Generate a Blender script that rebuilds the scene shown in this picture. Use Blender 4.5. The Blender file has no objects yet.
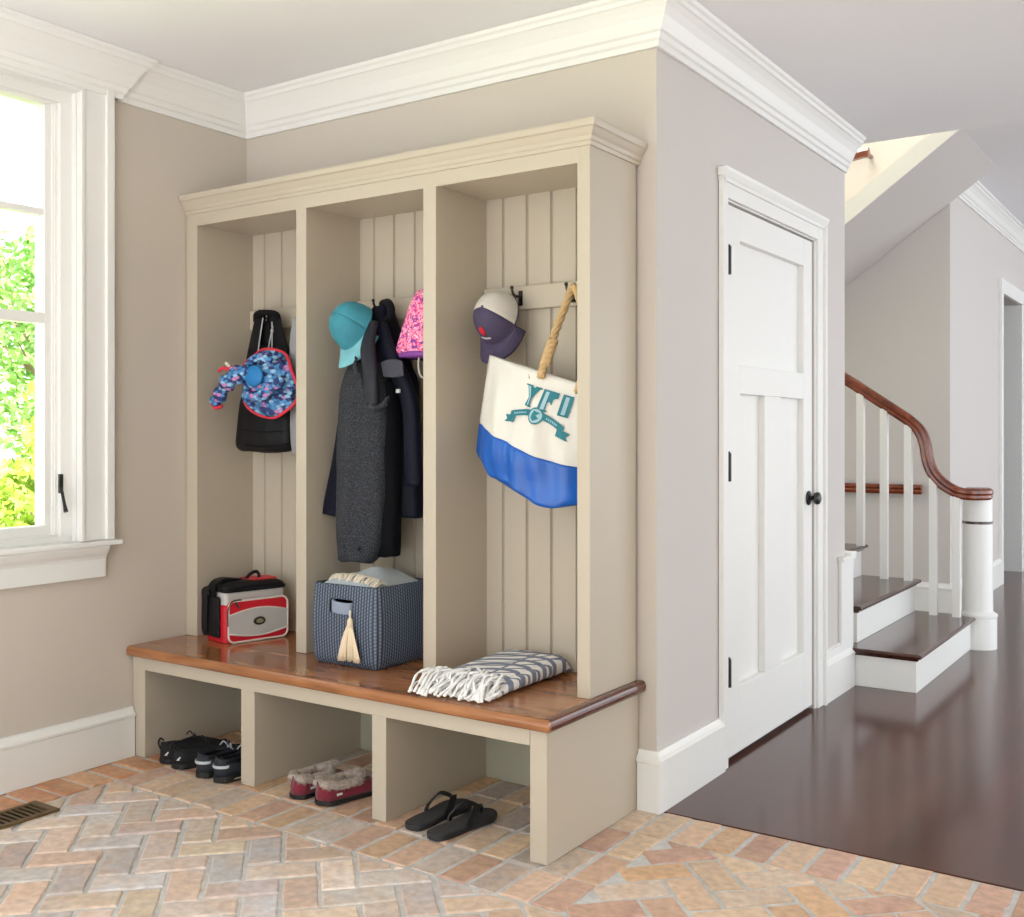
import bpy, bmesh, math, random
from mathutils import Vector, Matrix
C = bpy.context.scene.collection
S = bpy.context.scene
PI = math.pi
# ---------------------------------------------------------------- camera
CAMH, FPX, CX, HY = 1.25, 1066.0, 512.0, 434.0
YAW = math.atan2(723, 1066)
cam = bpy.data.objects.new('camera', bpy.data.cameras.new('camera')); C.objects.link(cam)
cam.location = (0, 0, CAMH); cam.rotation_euler = (PI/2, 0, YAW)
cam.data.sensor_width = 36; cam.data.lens = 36*FPX/1024; cam.data.shift_y = -(458.5-HY)/1024
cam.data.clip_start = .05; cam.data.clip_end = 200
S.camera = cam
# ---------------------------------------------------------------- world, sun, area lights, exposure
w = bpy.data.worlds.new('world'); S.world = w; w.use_nodes = True
bg = w.node_tree.nodes['Background']; bg.inputs[0].default_value = (.88, .94, 1, 1); bg.inputs[1].default_value = 1.75
def light(name, kind, loc, energy, col=(1, 1, 1), rot=(0, 0, 0), **kw):
    l = bpy.data.lights.new(name, kind); l.energy = energy; l.color = col
    for k, v in kw.items(): setattr(l, k, v)
    o = bpy.data.objects.new(name, l); C.objects.link(o); o.location = loc; o.rotation_euler = rot
    return o
light('sun', 'SUN', (5, 0, 9), 8.5, (1, .985, .96), (math.radians(49), 0, math.radians(14)), angle=.03)
light('upstairs_fill_light', 'AREA', (-2.6, 7.25, 4.9), 38, (1, .97, .90), (0, 0, 0), shape='RECTANGLE', size=1.4, size_y=.6)  # unseen area light, added to brighten the wall above the stairs
S.view_settings.view_transform = 'Standard'; S.view_settings.look = 'None'
S.view_settings.gamma = 1; S.view_settings.use_curve_mapping = False
S.view_settings.exposure = 1.02

# ---------------------------------------------------------------- helpers
_n = math.hypot(723, 1066); _s, _c = 723/_n, 1066/_n
def _ray(px, py):
    a = (px-CX)/FPX; b = (HY-py)/FPX
    return (_c*a-_s, _s*a+_c, b)
def atY(px, py, Y):
    d = _ray(px, py); t = Y/d[1]; return Vector((d[0]*t, Y, CAMH+d[2]*t))
def atX(px, py, X):
    d = _ray(px, py); t = X/d[0]; return Vector((X, d[1]*t, CAMH+d[2]*t))
def lin(c):
    c /= 255; return c/12.92 if c <= .04045 else ((c+.055)/1.055)**2.4
def rgb(r, g, b): return (lin(r), lin(g), lin(b), 1)
def mat(name, col, rough=.5, metal=0, spec=.5, bump=0, bscale=60, var=0, vscale=8, sheen=0, coat=0):
    m = bpy.data.materials.new(name); m.use_nodes = True; nt = m.node_tree; N = nt.nodes; L = nt.links
    p = N['Principled BSDF']; p.inputs['Base Color'].default_value = col
    p.inputs['Roughness'].default_value = rough; p.inputs['Metallic'].default_value = metal
    p.inputs['Specular IOR Level'].default_value = spec
    p.inputs['Sheen Weight'].default_value = sheen; p.inputs['Coat Weight'].default_value = coat
    tc = N.new('ShaderNodeTexCoord')
    if var:
        n = N.new('ShaderNodeTexNoise'); n.inputs['Scale'].default_value = vscale; n.inputs['Detail'].default_value = 4
        L.new(tc.outputs['Object'], n.inputs['Vector'])
        r = N.new('ShaderNodeValToRGB'); r.color_ramp.elements[0].position = .3; r.color_ramp.elements[1].position = .7
        r.color_ramp.elements[0].color = tuple(c*(1-var) for c in col[:3])+(1,)
        r.color_ramp.elements[1].color = tuple(min(1, c*(1+var)) for c in col[:3])+(1,)
        L.new(n.outputs['Fac'], r.inputs[0]); L.new(r.outputs[0], p.inputs['Base Color'])
    if bump:
        n = N.new('ShaderNodeTexNoise'); n.inputs['Scale'].default_value = bscale; n.inputs['Detail'].default_value = 3
        L.new(tc.outputs['Object'], n.inputs['Vector'])
        b = N.new('ShaderNodeBump'); b.inputs['Strength'].default_value = bump; b.inputs['Distance'].default_value = .004
        L.new(n.outputs['Fac'], b.inputs['Height']); L.new(b.outputs[0], p.inputs['Normal'])
    return m
def ramp(N, pts, const=False):
    r = N.new('ShaderNodeValToRGB'); cr = r.color_ramp
    if const: cr.interpolation = 'CONSTANT'
    cr.elements[0].position, cr.elements[0].color = pts[0]
    cr.elements[1].position, cr.elements[1].color = pts[1]
    for q, c in pts[2:]:
        e = cr.elements.new(q); e.color = c
    return r
def wood(name, c1, c2, rough, stretch, scale=5, planks=None, coat=0):
    m = bpy.data.materials.new(name); m.use_nodes = True; nt = m.node_tree; N = nt.nodes; L = nt.links
    p = N['Principled BSDF']; p.inputs['Roughness'].default_value = rough; p.inputs['Coat Weight'].default_value = coat
    p.inputs['Coat Roughness'].default_value = .12
    tc = N.new('ShaderNodeTexCoord'); mp = N.new('ShaderNodeMapping'); mp.inputs['Scale'].default_value = stretch
    L.new(tc.outputs['Object'], mp.inputs[0])
    n = N.new('ShaderNodeTexNoise'); n.inputs['Scale'].default_value = scale; n.inputs['Detail'].default_value = 6; n.inputs['Distortion'].default_value = .8 if not planks else .1
    L.new(mp.outputs[0], n.inputs['Vector'])
    r = ramp(N, [(.28, c1), (.72, c2)]); L.new(n.outputs['Fac'], r.inputs[0]); out = r.outputs[0]
    if planks:
        bt = N.new('ShaderNodeTexBrick'); bt.inputs['Scale'].default_value = 1; bt.inputs['Mortar Size'].default_value = .0012
        bt.inputs['Brick Width'].default_value = planks[0]; bt.inputs['Row Height'].default_value = planks[1]
        bt.inputs['Color1'].default_value = (.82, .82, .82, 1); bt.inputs['Color2'].default_value = (1.1, 1.05, 1, 1); bt.inputs['Mortar'].default_value = (.35, .35, .35, 1)
        m2 = N.new('ShaderNodeMapping'); m2.inputs['Rotation'].default_value = (0, 0, planks[2]); L.new(tc.outputs['Object'], m2.inputs[0]); L.new(m2.outputs[0], bt.inputs['Vector'])
        mx = N.new('ShaderNodeMix'); mx.data_type = 'RGBA'; mx.blend_type = 'MULTIPLY'; mx.inputs['Factor'].default_value = 1
        L.new(out, mx.inputs['A']); L.new(bt.outputs['Color'], mx.inputs['B']); out = mx.outputs['Result']
    L.new(out, p.inputs['Base Color'])
    return m

class MB:
    def __init__(s): s.v = []; s.f = []; s.m = []; s.mi = 0
    def add(s, vs, fs, mi=None):
        b = len(s.v); s.v += [Vector(v) for v in vs]; s.f += [tuple(b+i for i in f) for f in fs]
        s.m += [s.mi if mi is None else mi]*len(fs); return s
    def box(s, x0, x1, y0, y1, z0, z1, mi=None):
        x0, x1 = sorted((x0, x1)); y0, y1 = sorted((y0, y1)); z0, z1 = sorted((z0, z1))
        return s.add([(x0, y0, z0), (x1, y0, z0), (x1, y1, z0), (x0, y1, z0), (x0, y0, z1), (x1, y0, z1), (x1, y1, z1), (x0, y1, z1)],
                     [(0, 3, 2, 1), (4, 5, 6, 7), (0, 1, 5, 4), (1, 2, 6, 5), (2, 3, 7, 6), (3, 0, 4, 7)], mi)
    def prism(s, poly, a0, a1, axis='z', mi=None):
        n = len(poly)
        def P(p, a):
            return {'z': (p[0], p[1], a), 'y': (p[0], a, p[1]), 'x': (a, p[0], p[1])}[axis]
        vs = [P(p, a0) for p in poly]+[P(p, a1) for p in poly]
        fs = [tuple(range(n-1, -1, -1)), tuple(range(n, 2*n))]+[(i, (i+1) % n, n+(i+1) % n, n+i) for i in range(n)]
        return s.add(vs, fs, mi)
    def rings(s, R, closed=True, caps=True, mi=None, loop=False):
        n = len(R[0]); vs = [p for r in R for p in r]; fs = []
        k = len(R)
        for i in range(k if loop else k-1):
            for j in range(n if closed else n-1):
                a, b = i*n+j, i*n+(j+1) % n; c, d = ((i+1) % k)*n+(j+1) % n, ((i+1) % k)*n+j
                fs.append((a, b, c, d))
        if caps and not loop: fs += [tuple(range(n-1, -1, -1)), tuple(range((k-1)*n, k*n))]
        return s.add(vs, fs, mi)
    def tube(s, pts, r, n=8, mi=None, flat=1.0, loop=False, up=None):
        pts = [Vector(p) for p in pts]; k = len(pts); R = []; prev = None
        rr = r if isinstance(r, (list, tuple)) else [r]*k
        for i in range(k):
            if loop: t = pts[(i+1) % k]-pts[i-1]
            else: t = pts[min(i+1, k-1)]-pts[max(i-1, 0)]
            t.normalize()
            if prev is None:
                u = Vector(up) if up else (Vector((0, 0, 1)) if abs(t.z) < .9 else Vector((1, 0, 0)))
            else: u = prev
            a = (u-t*u.dot(t)).normalized(); b = t.cross(a); prev = a
            R.append([pts[i]+a*(rr[i]*math.cos(2*PI*j/n))+b*(rr[i]*flat*math.sin(2*PI*j/n)) for j in range(n)])
        return s.rings(R, True, True, mi, loop)
    def lathe(s, prof, cx, cy, n=32, mi=None):
        R = [[(cx+r*math.cos(2*PI*j/n), cy+r*math.sin(2*PI*j/n), z) for j in range(n)] for r, z in prof]
        return s.rings(R, True, True, mi)
    def mold(s, path, prof, mi=None):           # profile (out, z) swept along path, 'out' to the right of travel
        k = len(path); R = []
        for i in range(k):
            p = Vector(path[i][:2])
            def nrm(a, b):
                d = (Vector(path[b][:2])-Vector(path[a][:2])).normalized(); return Vector((d.y, -d.x))
            if i == 0: o = nrm(0, 1)
            elif i == k-1: o = nrm(k-2, k-1)
            else:
                n1, n2 = nrm(i-1, i), nrm(i, i+1); o = (n1+n2); o = o/max(.2, o.dot(n1))
            R.append([(p.x+o.x*q[0], p.y+o.y*q[0], q[1]) for q in prof])
        return s.rings(R, True, True, mi)
    def ellip(s, c, r, nu=16, nv=10, mi=None, M=None):
        c = Vector(c); R = []
        for i in range(nv+1):
            th = PI*i/nv; th = min(max(th, .02), PI-.02); ring = []
            for j in range(nu):
                a = 2*PI*j/nu; q = Vector((r[0]*math.sin(th)*math.cos(a), r[1]*math.sin(th)*math.sin(a), r[2]*math.cos(th)))
                if M: q = M @ q
                ring.append(c+q)
            R.append(ring)
        return s.rings(R, True, True, mi)
    def xf(s, M):
        s.v = [M @ v for v in s.v]; return s
    def build(s, name, mats, parent=None, local=False, smooth=False, bevel=0, subsurf=0, solid=0, origin=None):
        me = bpy.data.meshes.new(name)
        off = Vector((0, 0, 0))
        if not local:
            if parent is not None: off = Vector(world(parent))
            else:
                if origin is None:
                    xs = [v.x for v in s.v]; ys = [v.y for v in s.v]; zs = [v.z for v in s.v]
                    origin = ((min(xs)+max(xs))/2, (min(ys)+max(ys))/2, min(zs))
                off = Vector(origin)
        me.from_pydata([v-off for v in s.v], [], s.f)
        if not isinstance(mats, (list, tuple)): mats = [mats]
        for m in mats: me.materials.append(m)
        me.polygons.foreach_set('material_index', s.m)
        bm = bmesh.new(); bm.from_mesh(me); bmesh.ops.recalc_face_normals(bm, faces=bm.faces); bm.to_mesh(me); bm.free()
        if smooth:
            me.polygons.foreach_set('use_smooth', [True]*len(me.polygons))
        me.update()
        o = bpy.data.objects.new(name, me); C.objects.link(o)
        if parent is not None: o.parent = parent
        if not local and parent is None: o.location = off
        if solid:
            q = o.modifiers.new('solid', 'SOLIDIFY'); q.thickness = solid; q.offset = 0
        if bevel:
            q = o.modifiers.new('bevel', 'BEVEL'); q.width = bevel; q.segments = 2; q.limit_method = 'ANGLE'; q.angle_limit = math.radians(40)
        if subsurf:
            q = o.modifiers.new('sub', 'SUBSURF'); q.levels = subsurf; q.render_levels = subsurf
        return o
def world(o):
    p = Vector(o.location)
    while o.parent: o = o.parent; p += Vector(o.location)
    return p
def tag(o, label=None, cat=None, group=None, kind=None):
    if label: o['label'] = label
    if cat: o['category'] = cat
    if group: o['group'] = group
    if kind: o['kind'] = kind
    return o
def empty(name, loc, rz=0, **k):
    o = bpy.data.objects.new(name, None); C.objects.link(o); o.location = loc; o.rotation_euler = (0, 0, rz)
    o.empty_display_size = .1
    return tag(o, **k)
def struct(o): o['kind'] = 'structure'; return o
def pw(x, e_): return max(x, 0)**e_
def spline(pts, n=8):
    pts = [Vector(p) for p in pts]; out = []
    for i in range(len(pts)-1):
        p0, p1, p2, p3 = pts[max(i-1, 0)], pts[i], pts[i+1], pts[min(i+2, len(pts)-1)]
        for j in range(n):
            t = j/n
            out.append(.5*((2*p1)+(p2-p0)*t+(2*p0-5*p1+4*p2-p3)*t*t+(3*p1-p0-3*p2+p3)*t**3))
    out.append(pts[-1]); return out

# ---------------------------------------------------------------- materials
WALL = mat('wall_paint', rgb(206, 196, 184), .7, spec=.25)
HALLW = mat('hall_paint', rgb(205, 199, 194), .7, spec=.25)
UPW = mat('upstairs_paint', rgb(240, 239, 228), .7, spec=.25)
CEIL = mat('ceiling_paint', rgb(240, 240, 242), .8, spec=.2)
TRIM = mat('trim_paint', rgb(236, 235, 231), .35, spec=.45)
CAB = mat('locker_paint', rgb(189, 178, 160), .38, spec=.45)
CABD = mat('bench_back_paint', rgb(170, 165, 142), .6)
BLACK = mat('black_metal', rgb(16, 15, 15), .35, spec=.6)
CHERRY = wood('cherry_wood', rgb(128, 78, 46), rgb(186, 126, 80), .2, (1.0, 5, 5), 3, coat=.3)
DARKW = wood('dark_stained_wood', rgb(48, 24, 18), rgb(80, 42, 30), .2, (1, 9, 9), 5, coat=.3)
RAILW = wood('handrail_wood', rgb(84, 32, 14), rgb(142, 66, 32), .25, (3, 9, 3), 5, coat=.4)
FLOORW = wood('hall_floor_wood', rgb(66, 37, 28), rgb(90, 52, 41), .16, (2.5, .7, 2.5), 1.6, planks=(1.6, .13, PI/2))
GLASS = bpy.data.materials.new('window_glass'); GLASS.use_nodes = True
_N = GLASS.node_tree.nodes; _L = GLASS.node_tree.links; _N.remove(_N['Principled BSDF'])
_t = _N.new('ShaderNodeBsdfTransparent'); _g = _N.new('ShaderNodeBsdfGlossy'); _g.inputs['Roughness'].default_value = .02
_f = _N.new('ShaderNodeFresnel'); _f.inputs[0].default_value = 1.35; _x = _N.new('ShaderNodeMixShader')
_L.new(_f.outputs[0], _x.inputs[0]); _L.new(_t.outputs[0], _x.inputs[1]); _L.new(_g.outputs[0], _x.inputs[2]); _L.new(_x.outputs[0], _N['Material Output'].inputs[0])

# ---------------------------------------------------------------- room shell
XL, YB, XD, ZC = -3.56, 3.19, -1.585, 2.69      # left wall, back wall, door wall faces, ceiling
WY1, WZ0, WZ1 = 2.37, .85, 2.52                 # window opening, far jamb, sill, head
WY0 = .90
m = MB(); m.box(XL-.16, XL, -2.6, WY0, 0, ZC); m.box(XL-.16, XL, WY1, YB+.12, 0, ZC)
m.box(XL-.16, XL, WY0, WY1, 0, WZ0); m.box(XL-.16, XL, WY0, WY1, WZ1, ZC)
struct(m.build('wall_left', WALL))
m = MB(); m.prism([(XL, YB), (XD, YB), (XD-.12, YB+.12), (XL, YB+.12)], 0, ZC); struct(m.build('wall_back', WALL))
m = MB(); m.box(1.6, 1.75, -2.6, 3.1, 0, ZC); struct(m.build('wall_side_blocker', WALL))  # unseen wall, added to hold light off the cabinet's right side
DY0, DY1, DZ = 3.77, 4.785, 2.13
m = MB(); m.prism([(XD, YB), (XD, DY0), (XD-.12, DY0), (XD-.12, YB+.12)], 0, ZC); m.box(XD-.12, XD, DY1, 5.245, 0, ZC); m.box(XD-.12, XD, DY0, DY1, DZ, ZC)
m.box(XD-.11, XD, 5.246, 5.335, 0, .655)
m.box(XL, XD-.12, 5.125, 5.24, 0, ZC)
struct(m.build('wall_right', HALLW))
m = MB(); m.box(XL-.16, 4, -2.6, 5.36, ZC, ZC+.14); struct(m.build('ceiling', CEIL))
FW, FX = 7.75, -1.62                            # stair hall far wall, hall wall
m = MB(); m.box(-4.6, FX-.16, FW, FW+.12, 0, 5.1); m.box(FX-.16, 0, FW, FW+.12, 3.17, 5.1)
struct(m.build('wall_far', HALLW))
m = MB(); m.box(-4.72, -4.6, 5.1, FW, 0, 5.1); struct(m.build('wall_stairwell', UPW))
m = MB(); m.box(FX-.16, FX, FW, 9.65, 0, 3.05); m.box(FX-.16, FX, 10.6, 14.5, 0, 3.05); m.box(FX-.16, FX, 9.65, 10.6, 2.42, 3.05)
m.box(-3.6, FX-.16, 10.72, 10.84, 0, 3.05); m.box(-3.72, -3.6, FW+.12, 10.84, 0, 3.05)
struct(m.build('wall_hall', HALLW))
m = MB(); m.box(FX-.16, 4, 14.5, 14.62, 0, 3.05); struct(m.build('wall_end', HALLW))
m = MB(); m.box(-1.33, 4, 5.36, FW, 3.05, 3.17); m.box(-3.6, 4, FW+.12, 14.6, 3.05, 3.17); m.box(FX, 4, FW, FW+.12, 3.05, 3.17)
m.box(-1.33, 4, 5.30, 5.36, ZC+.14, 3.17)
struct(m.build('ceiling', CEIL))
m = MB(); m.box(-4.7, -1.25, 5.1, FW+.12, 5.1, 5.2); 
struct(m.build('ceiling', UPW))
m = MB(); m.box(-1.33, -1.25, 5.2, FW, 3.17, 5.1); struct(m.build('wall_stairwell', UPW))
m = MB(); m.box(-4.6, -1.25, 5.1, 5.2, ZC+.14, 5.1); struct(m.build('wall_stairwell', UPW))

# crown mouldings
def crown_prof(z, h=.160, p=.104):
    return [(-.0, z-h), (.012, z-h), (.014, z-h*.88), (.022, z-h*.84), (.026, z-h*.74), (.034, z-h*.70), (.042, z-h*.60), (.052, z-h*.46),
            (.068, z-h*.32), (.082, z-h*.22), (.088, z-h*.2), (.092, z-h*.12), (p-.004, z-h*.08), (p, z-.004), (p, z), (0, z)]
e = .001
m = MB(); m.mold([(XL+.026, -2.6), (XL+.026, 2.53), (XL+e, 2.53), (XL+e, YB-e), (XD+e, YB-e), (XD+e, 5.243)], crown_prof(ZC-e))
struct(m.build('trim_1', TRIM, smooth=False))
m = MB(); m.mold([(FX+e, FW+.0), (FX+e, 14.49)], crown_prof(3.05-e, .13, .11)); struct(m.build('trim_2', TRIM))

# baseboards
def base_prof(h, t=.022):
    return [(0, 0), (t, 0), (t, h*.80), (t+.006, h*.82), (t+.006, h*.87), (t-.004, h*.92), (t-.010, h*.97), (t-.012, h), (0, h)]
m = MB(); m.mold([(XL+e, -2.6), (XL+e, 2.605)], base_prof(.19)); struct(m.build('baseboard_left', TRIM))
m = MB(); m.mold([(-1.646, YB-e), (XD+e, YB-e), (XD+e, 3.697)], base_prof(.2)); m.mold([(XD+e, 4.89), (XD+e, 5.335)], base_prof(.2))
struct(m.build('baseboard_right', TRIM))
m = MB(); m.mold([(-2.9, FW-e), (FX+e, FW-e), (FX+e, 9.58)], base_prof(.22, .02)); struct(m.build('baseboard_far', TRIM))
# wainscot frame beside the stairs
m = MB(); m.box(XD+e, XD+.018, 5.14, 5.33, .2, .64); m.box(XD+e, XD+.018, 4.89, 5.14, .2, .235); m.box(XD+e, XD+.012, 4.89, 5.14, .235, .245)
m.box(XD+e, XD+.03, 5.13, 5.34, .635, .655); m.box(XD-.115, XD+.03, 5.25, 5.345, .655, .668)
struct(m.build('trim_3', TRIM, bevel=.002))
# cased opening further down the hall
m = MB(); m.box(FX, FX+.025, 9.58, 9.66, 0, 2.5); m.box(FX, FX+.025, 10.58, 10.68, 0, 2.5); m.box(FX, FX+.03, 9.56, 10.7, 2.42, 2.54)
m.box(FX-.16, FX, 10.58, 10.6, 0, 2.42); m.box(FX-.6, FX-.16, 10.70, 10.72, 0, 2.42)
struct(m.build('trim_4', TRIM, bevel=.002))

# ---------------------------------------------------------------- brick floor
BRICK = bpy.data.materials.new('old_brick'); BRICK.use_nodes = True
N = BRICK.node_tree.nodes; L = BRICK.node_tree.links; p = N['Principled BSDF']; p.inputs['Roughness'].default_value = .42
p.inputs['Specular IOR Level'].default_value = .5
at_ = N.new('ShaderNodeAttribute'); at_.attribute_name = 'brick_tone'
tc = N.new('ShaderNodeTexCoord')
n1 = N.new('ShaderNodeTexNoise'); n1.inputs['Scale'].default_value = 9; n1.inputs['Detail'].default_value = 5; L.new(tc.outputs['Object'], n1.inputs['Vector'])
n2 = N.new('ShaderNodeTexNoise'); n2.inputs['Scale'].default_value = 34; n2.inputs['Detail'].default_value = 6; L.new(tc.outputs['Object'], n2.inputs['Vector'])
r1 = ramp(N, [(.42, (0, 0, 0, 1)), (.62, (1, 1, 1, 1))]); L.new(n1.outputs['Fac'], r1.inputs[0])
mx1 = N.new('ShaderNodeMix'); mx1.data_type = 'RGBA'; L.new(at_.outputs['Color'], mx1.inputs['A']); mx1.inputs['B'].default_value = rgb(222, 186, 150)
mm = N.new('ShaderNodeMath'); mm.operation = 'MULTIPLY'; mm.inputs[1].default_value = .35; L.new(r1.outputs[0], mm.inputs[0]); L.new(mm.outputs[0], mx1.inputs['Factor'])
r2 = ramp(N, [(.32, (.82, .80, .79, 1)), (.66, (1.10, 1.10, 1.10, 1))]); L.new(n2.outputs['Fac'], r2.inputs[0])
mx2 = N.new('ShaderNodeMix'); mx2.data_type = 'RGBA'; mx2.blend_type = 'MULTIPLY'; mx2.inputs['Factor'].default_value = 1
L.new(mx1.outputs['Result'], mx2.inputs['A']); L.new(r2.outputs[0], mx2.inputs['B']); L.new(mx2.outputs['Result'], p.inputs['Base Color'])
bp = N.new('ShaderNodeBump'); bp.inputs['Strength'].default_value = .5; bp.inputs['Distance'].default_value = .004
L.new(n2.outputs['Fac'], bp.inputs['Height']); L.new(bp.outputs[0], p.inputs['Normal'])
MORTAR = mat('grey_mortar', rgb(204, 203, 200), .9, bump=.5, bscale=120, var=.12, vscale=30)
def clip(poly, a, b, c):                        # keep a*x+b*y<=c
    out = []
    for i in range(len(poly)):
        p, q = poly[i], poly[(i+1) % len(poly)]; dp = a*p[0]+b*p[1]-c; dq = a*q[0]+b*q[1]-c
        if dp <= 0: out.append(p)
        if (dp < 0 < dq) or (dq < 0 < dp):
            t = dp/(dp-dq); out.append((p[0]+(q[0]-p[0])*t, p[1]+(q[1]-p[1])*t))
    return out
rnd = random.Random(7)
TONES = [(204, 170, 146), (212, 182, 154), (196, 158, 140), (218, 192, 162), (190, 178, 168), (206, 190, 174), (186, 146, 124), (210, 172, 134), (180, 166, 160), (222, 200, 178)]
bv, bf, bc = [], [], []
def brick(poly, tone=None):
    if len(poly) < 3: return
    ar = sum(poly[i-1][0]*poly[i][1]-poly[i][0]*poly[i-1][1] for i in range(len(poly)))/2
    if abs(ar) < .0006: return
    if ar < 0: poly = poly[::-1]
    cx = sum(q[0] for q in poly)/len(poly); cy = sum(q[1] for q in poly)/len(poly)
    # inset by the joint, subdivide, roughen
    pts = []; k = len(poly)
    for i in range(k):
        a, b = Vector(poly[i]), Vector(poly[(i+1) % k])
        n = max(1, int((b-a).length/.035))
        for j in range(n): pts.append(a.lerp(b, j/n))
    J = .0055+rnd.random()*.003
    o = []; EN = []
    for i in range(k):
        a, b = Vector(poly[i]), Vector(poly[(i+1) % k]); d = (b-a).normalized(); EN.append((Vector((-d.y, d.x)), a))
    def inset(q, J):
        for _ in range(2):
            for nn, a in EN:
                dist = (q-a).dot(nn)
                if dist < J: q = q+nn*(J-dist)
        return q
    wob = rnd.uniform(0, 6.28); base_in = [inset(q.copy(), J)+Vector((rnd.gauss(0, .0018), rnd.gauss(0, .0018))) for q in pts]
    o = base_in
    h = rnd.uniform(-.0015, .0015); tx, ty = rnd.gauss(0, .008), rnd.gauss(0, .008)
    base = len(bv); n = len(o)
    if tone is None:
        t = rnd.choice(TONES); worn = max(0, min(1, (2.66-cy-max(0, cx+1.75)*.5)/.42))*max(0, min(1, (cx+3.42)/.25)); worn *= rnd.uniform(.6, 1)
        t = tuple(a+(b-a)*worn*.86 for a, b in zip(t, rnd.choice([(238, 226, 216), (240, 232, 214), (226, 226, 228), (236, 216, 206), (240, 234, 226), (214, 214, 220)])))
    else: t = tone
    f = rnd.uniform(.92, 1.05); col = tuple(min(1, lin(min(255, c*f))) for c in t)+(1,)
    for (zz, sc) in ((-.012, 0), (-.004, 0), (-.0010, .0022), (0, .0055)):
        for q in o:
            q3 = inset(q.copy(), J+sc) if sc else q; x, y = q3.x, q3.y
            bv.append((x, y, zz+h+(tx*(x-cx)+ty*(y-cy) if zz > -.01 else 0)+rnd.uniform(-.0005, .0005)))
    for r in range(3):
        for j in range(n): bf.append((base+r*n+j, base+r*n+(j+1) % n, base+(r+1)*n+(j+1) % n, base+(r+1)*n+j))
    bf.append(tuple(base+3*n+j for j in range(n))); bc.append((len(bf), col))
W_ = .105; YM, XS, YE = 2.375, -1.60, 2.985     # herringbone meets the soldier courses here
c45, s45 = math.cos(PI/4), math.sin(PI/4)
OX, OY = -2.596, 2.197
for a in range(-60, 60):
    for k in range(-60, 60):
        for kind in (0, 1):
            x, y = k, k+4*a
            r = (x, y, x+2, y+1) if kind == 0 else (x, y+1, x+1, y+3)
            poly = [((OX+(u*c45-v*s45)*W_), (OY+(u*s45+v*c45)*W_)) for u, v in ((r[0], r[1]), (r[2], r[1]), (r[2], r[3]), (r[0], r[3]))]
            xs = [q[0] for q in poly]; ys = [q[1] for q in poly]
            if max(xs) < -3.34 or min(xs) > 1.8 or max(ys) < -.6 or min(ys) > YE: continue
            poly = clip(poly, -1, 0, 3.345)
            poly = clip(poly, 0, 1, YE if min(xs) > XS else YM)
            brick(poly)
x = -3.345
while x < XS+.04:                               # soldier courses in front of and under the bench
    for r in range(4): brick([(x, YM+r*.205), (x+.103, YM+r*.205), (x+.103, YM+(r+1)*.205), (x, YM+(r+1)*.205)])
    x += .105
x = XS+.04
while x < 1.8:
    brick([(x, YE), (x+.105, YE), (x+.105, 3.205), (x, 3.205)], rnd.choice(TONES[:4]+TONES[6:8])); x += .107
y = -.6
while y < 3.1:                                  # along the left wall
    brick([(XL, y), (-3.345, y), (-3.345, y+.105), (XL, y+.105)], rnd.choice([(198, 140, 98), (190, 132, 96), (206, 160, 122)])); y += .107
me = bpy.data.meshes.new('floor')
me.from_pydata(bv, [], bf); ca = me.color_attributes.new('brick_tone', 'FLOAT_COLOR', 'CORNER')
cols = []; st = 0
for en, col in bc:
    for fi in range(st, en): cols += list(col)*len(bf[fi])
    st = en
ca.data.foreach_set('color', cols); me.materials.append(BRICK)
fo = bpy.data.objects.new('floor', me); C.objects.link(fo); struct(fo)
m = MB(); m.box(XL-.16, 4, -2.6, 3.205, -.2, -.0052); o = m.build('mortar', MORTAR, parent=fo)
m = MB(); m.box(XD-.12, 4, 3.205, 5.36, -.2, .0); m.box(-4.7, 4, 5.36, 14.6, -.2, .0); struct(m.build('floor', FLOORW))

# ---------------------------------------------------------------- window
wn = struct(empty('window_1', (XL, 1.6, WZ0)))
m = MB(); X1 = XL+.028
m.box(XL+e, X1, WY1, 2.495, WZ0+.001, ZC-.13); m.box(XL+.002, X1+.014, 2.47, 2.503, WZ0+.001, ZC-.137); m.box(XL+.002, X1+.006, WY1-.004, WY1+.012, WZ0+.001, WZ1+.012)
m.box(XL+e, X1, WY0-.13, WY0, WZ0+.001, ZC-.13); m.box(XL+.0015, X1-.001, WY0+.0, WY1+.001, WZ1, ZC-.131); m.box(XL+.002, X1+.005, WY0, WY1-.004, WZ1-.004, WZ1+.01)
m.build('window_casing', TRIM, wn, bevel=.003)
m = MB()                                        # frame steps
for (d0, d1, ins) in ((XL-.16, XL-.026, .05), (XL-.16, XL+.0, .004), (XL-.16, XL-.045, .062)):
    a0, a1, b0, b1 = WY0, WY1, WZ0, WZ1
    q = .0006 if ins > .06 else (.0003 if ins > .04 else 0)
    m.box(d0+q, d1, a1-ins, a1-q, b0+ins*.45, b1-ins*.9); m.box(d0+q, d1, a0+q, a0+ins, b0+ins*.45, b1-ins*.9); m.box(d0+q, d1, a0+q, a1-q, b1-ins*.9, b1-q); m.box(d0+q, d1, a0+q, a1-q, b0+q, b0+ins*.45)
m.build('window_frame', TRIM, wn, bevel=.002)
SG = [(-3.70, -3.615, 0), ]
gy1, gy0, gz0, gz1 = 2.276, 1.69, .912, 2.462
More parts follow.
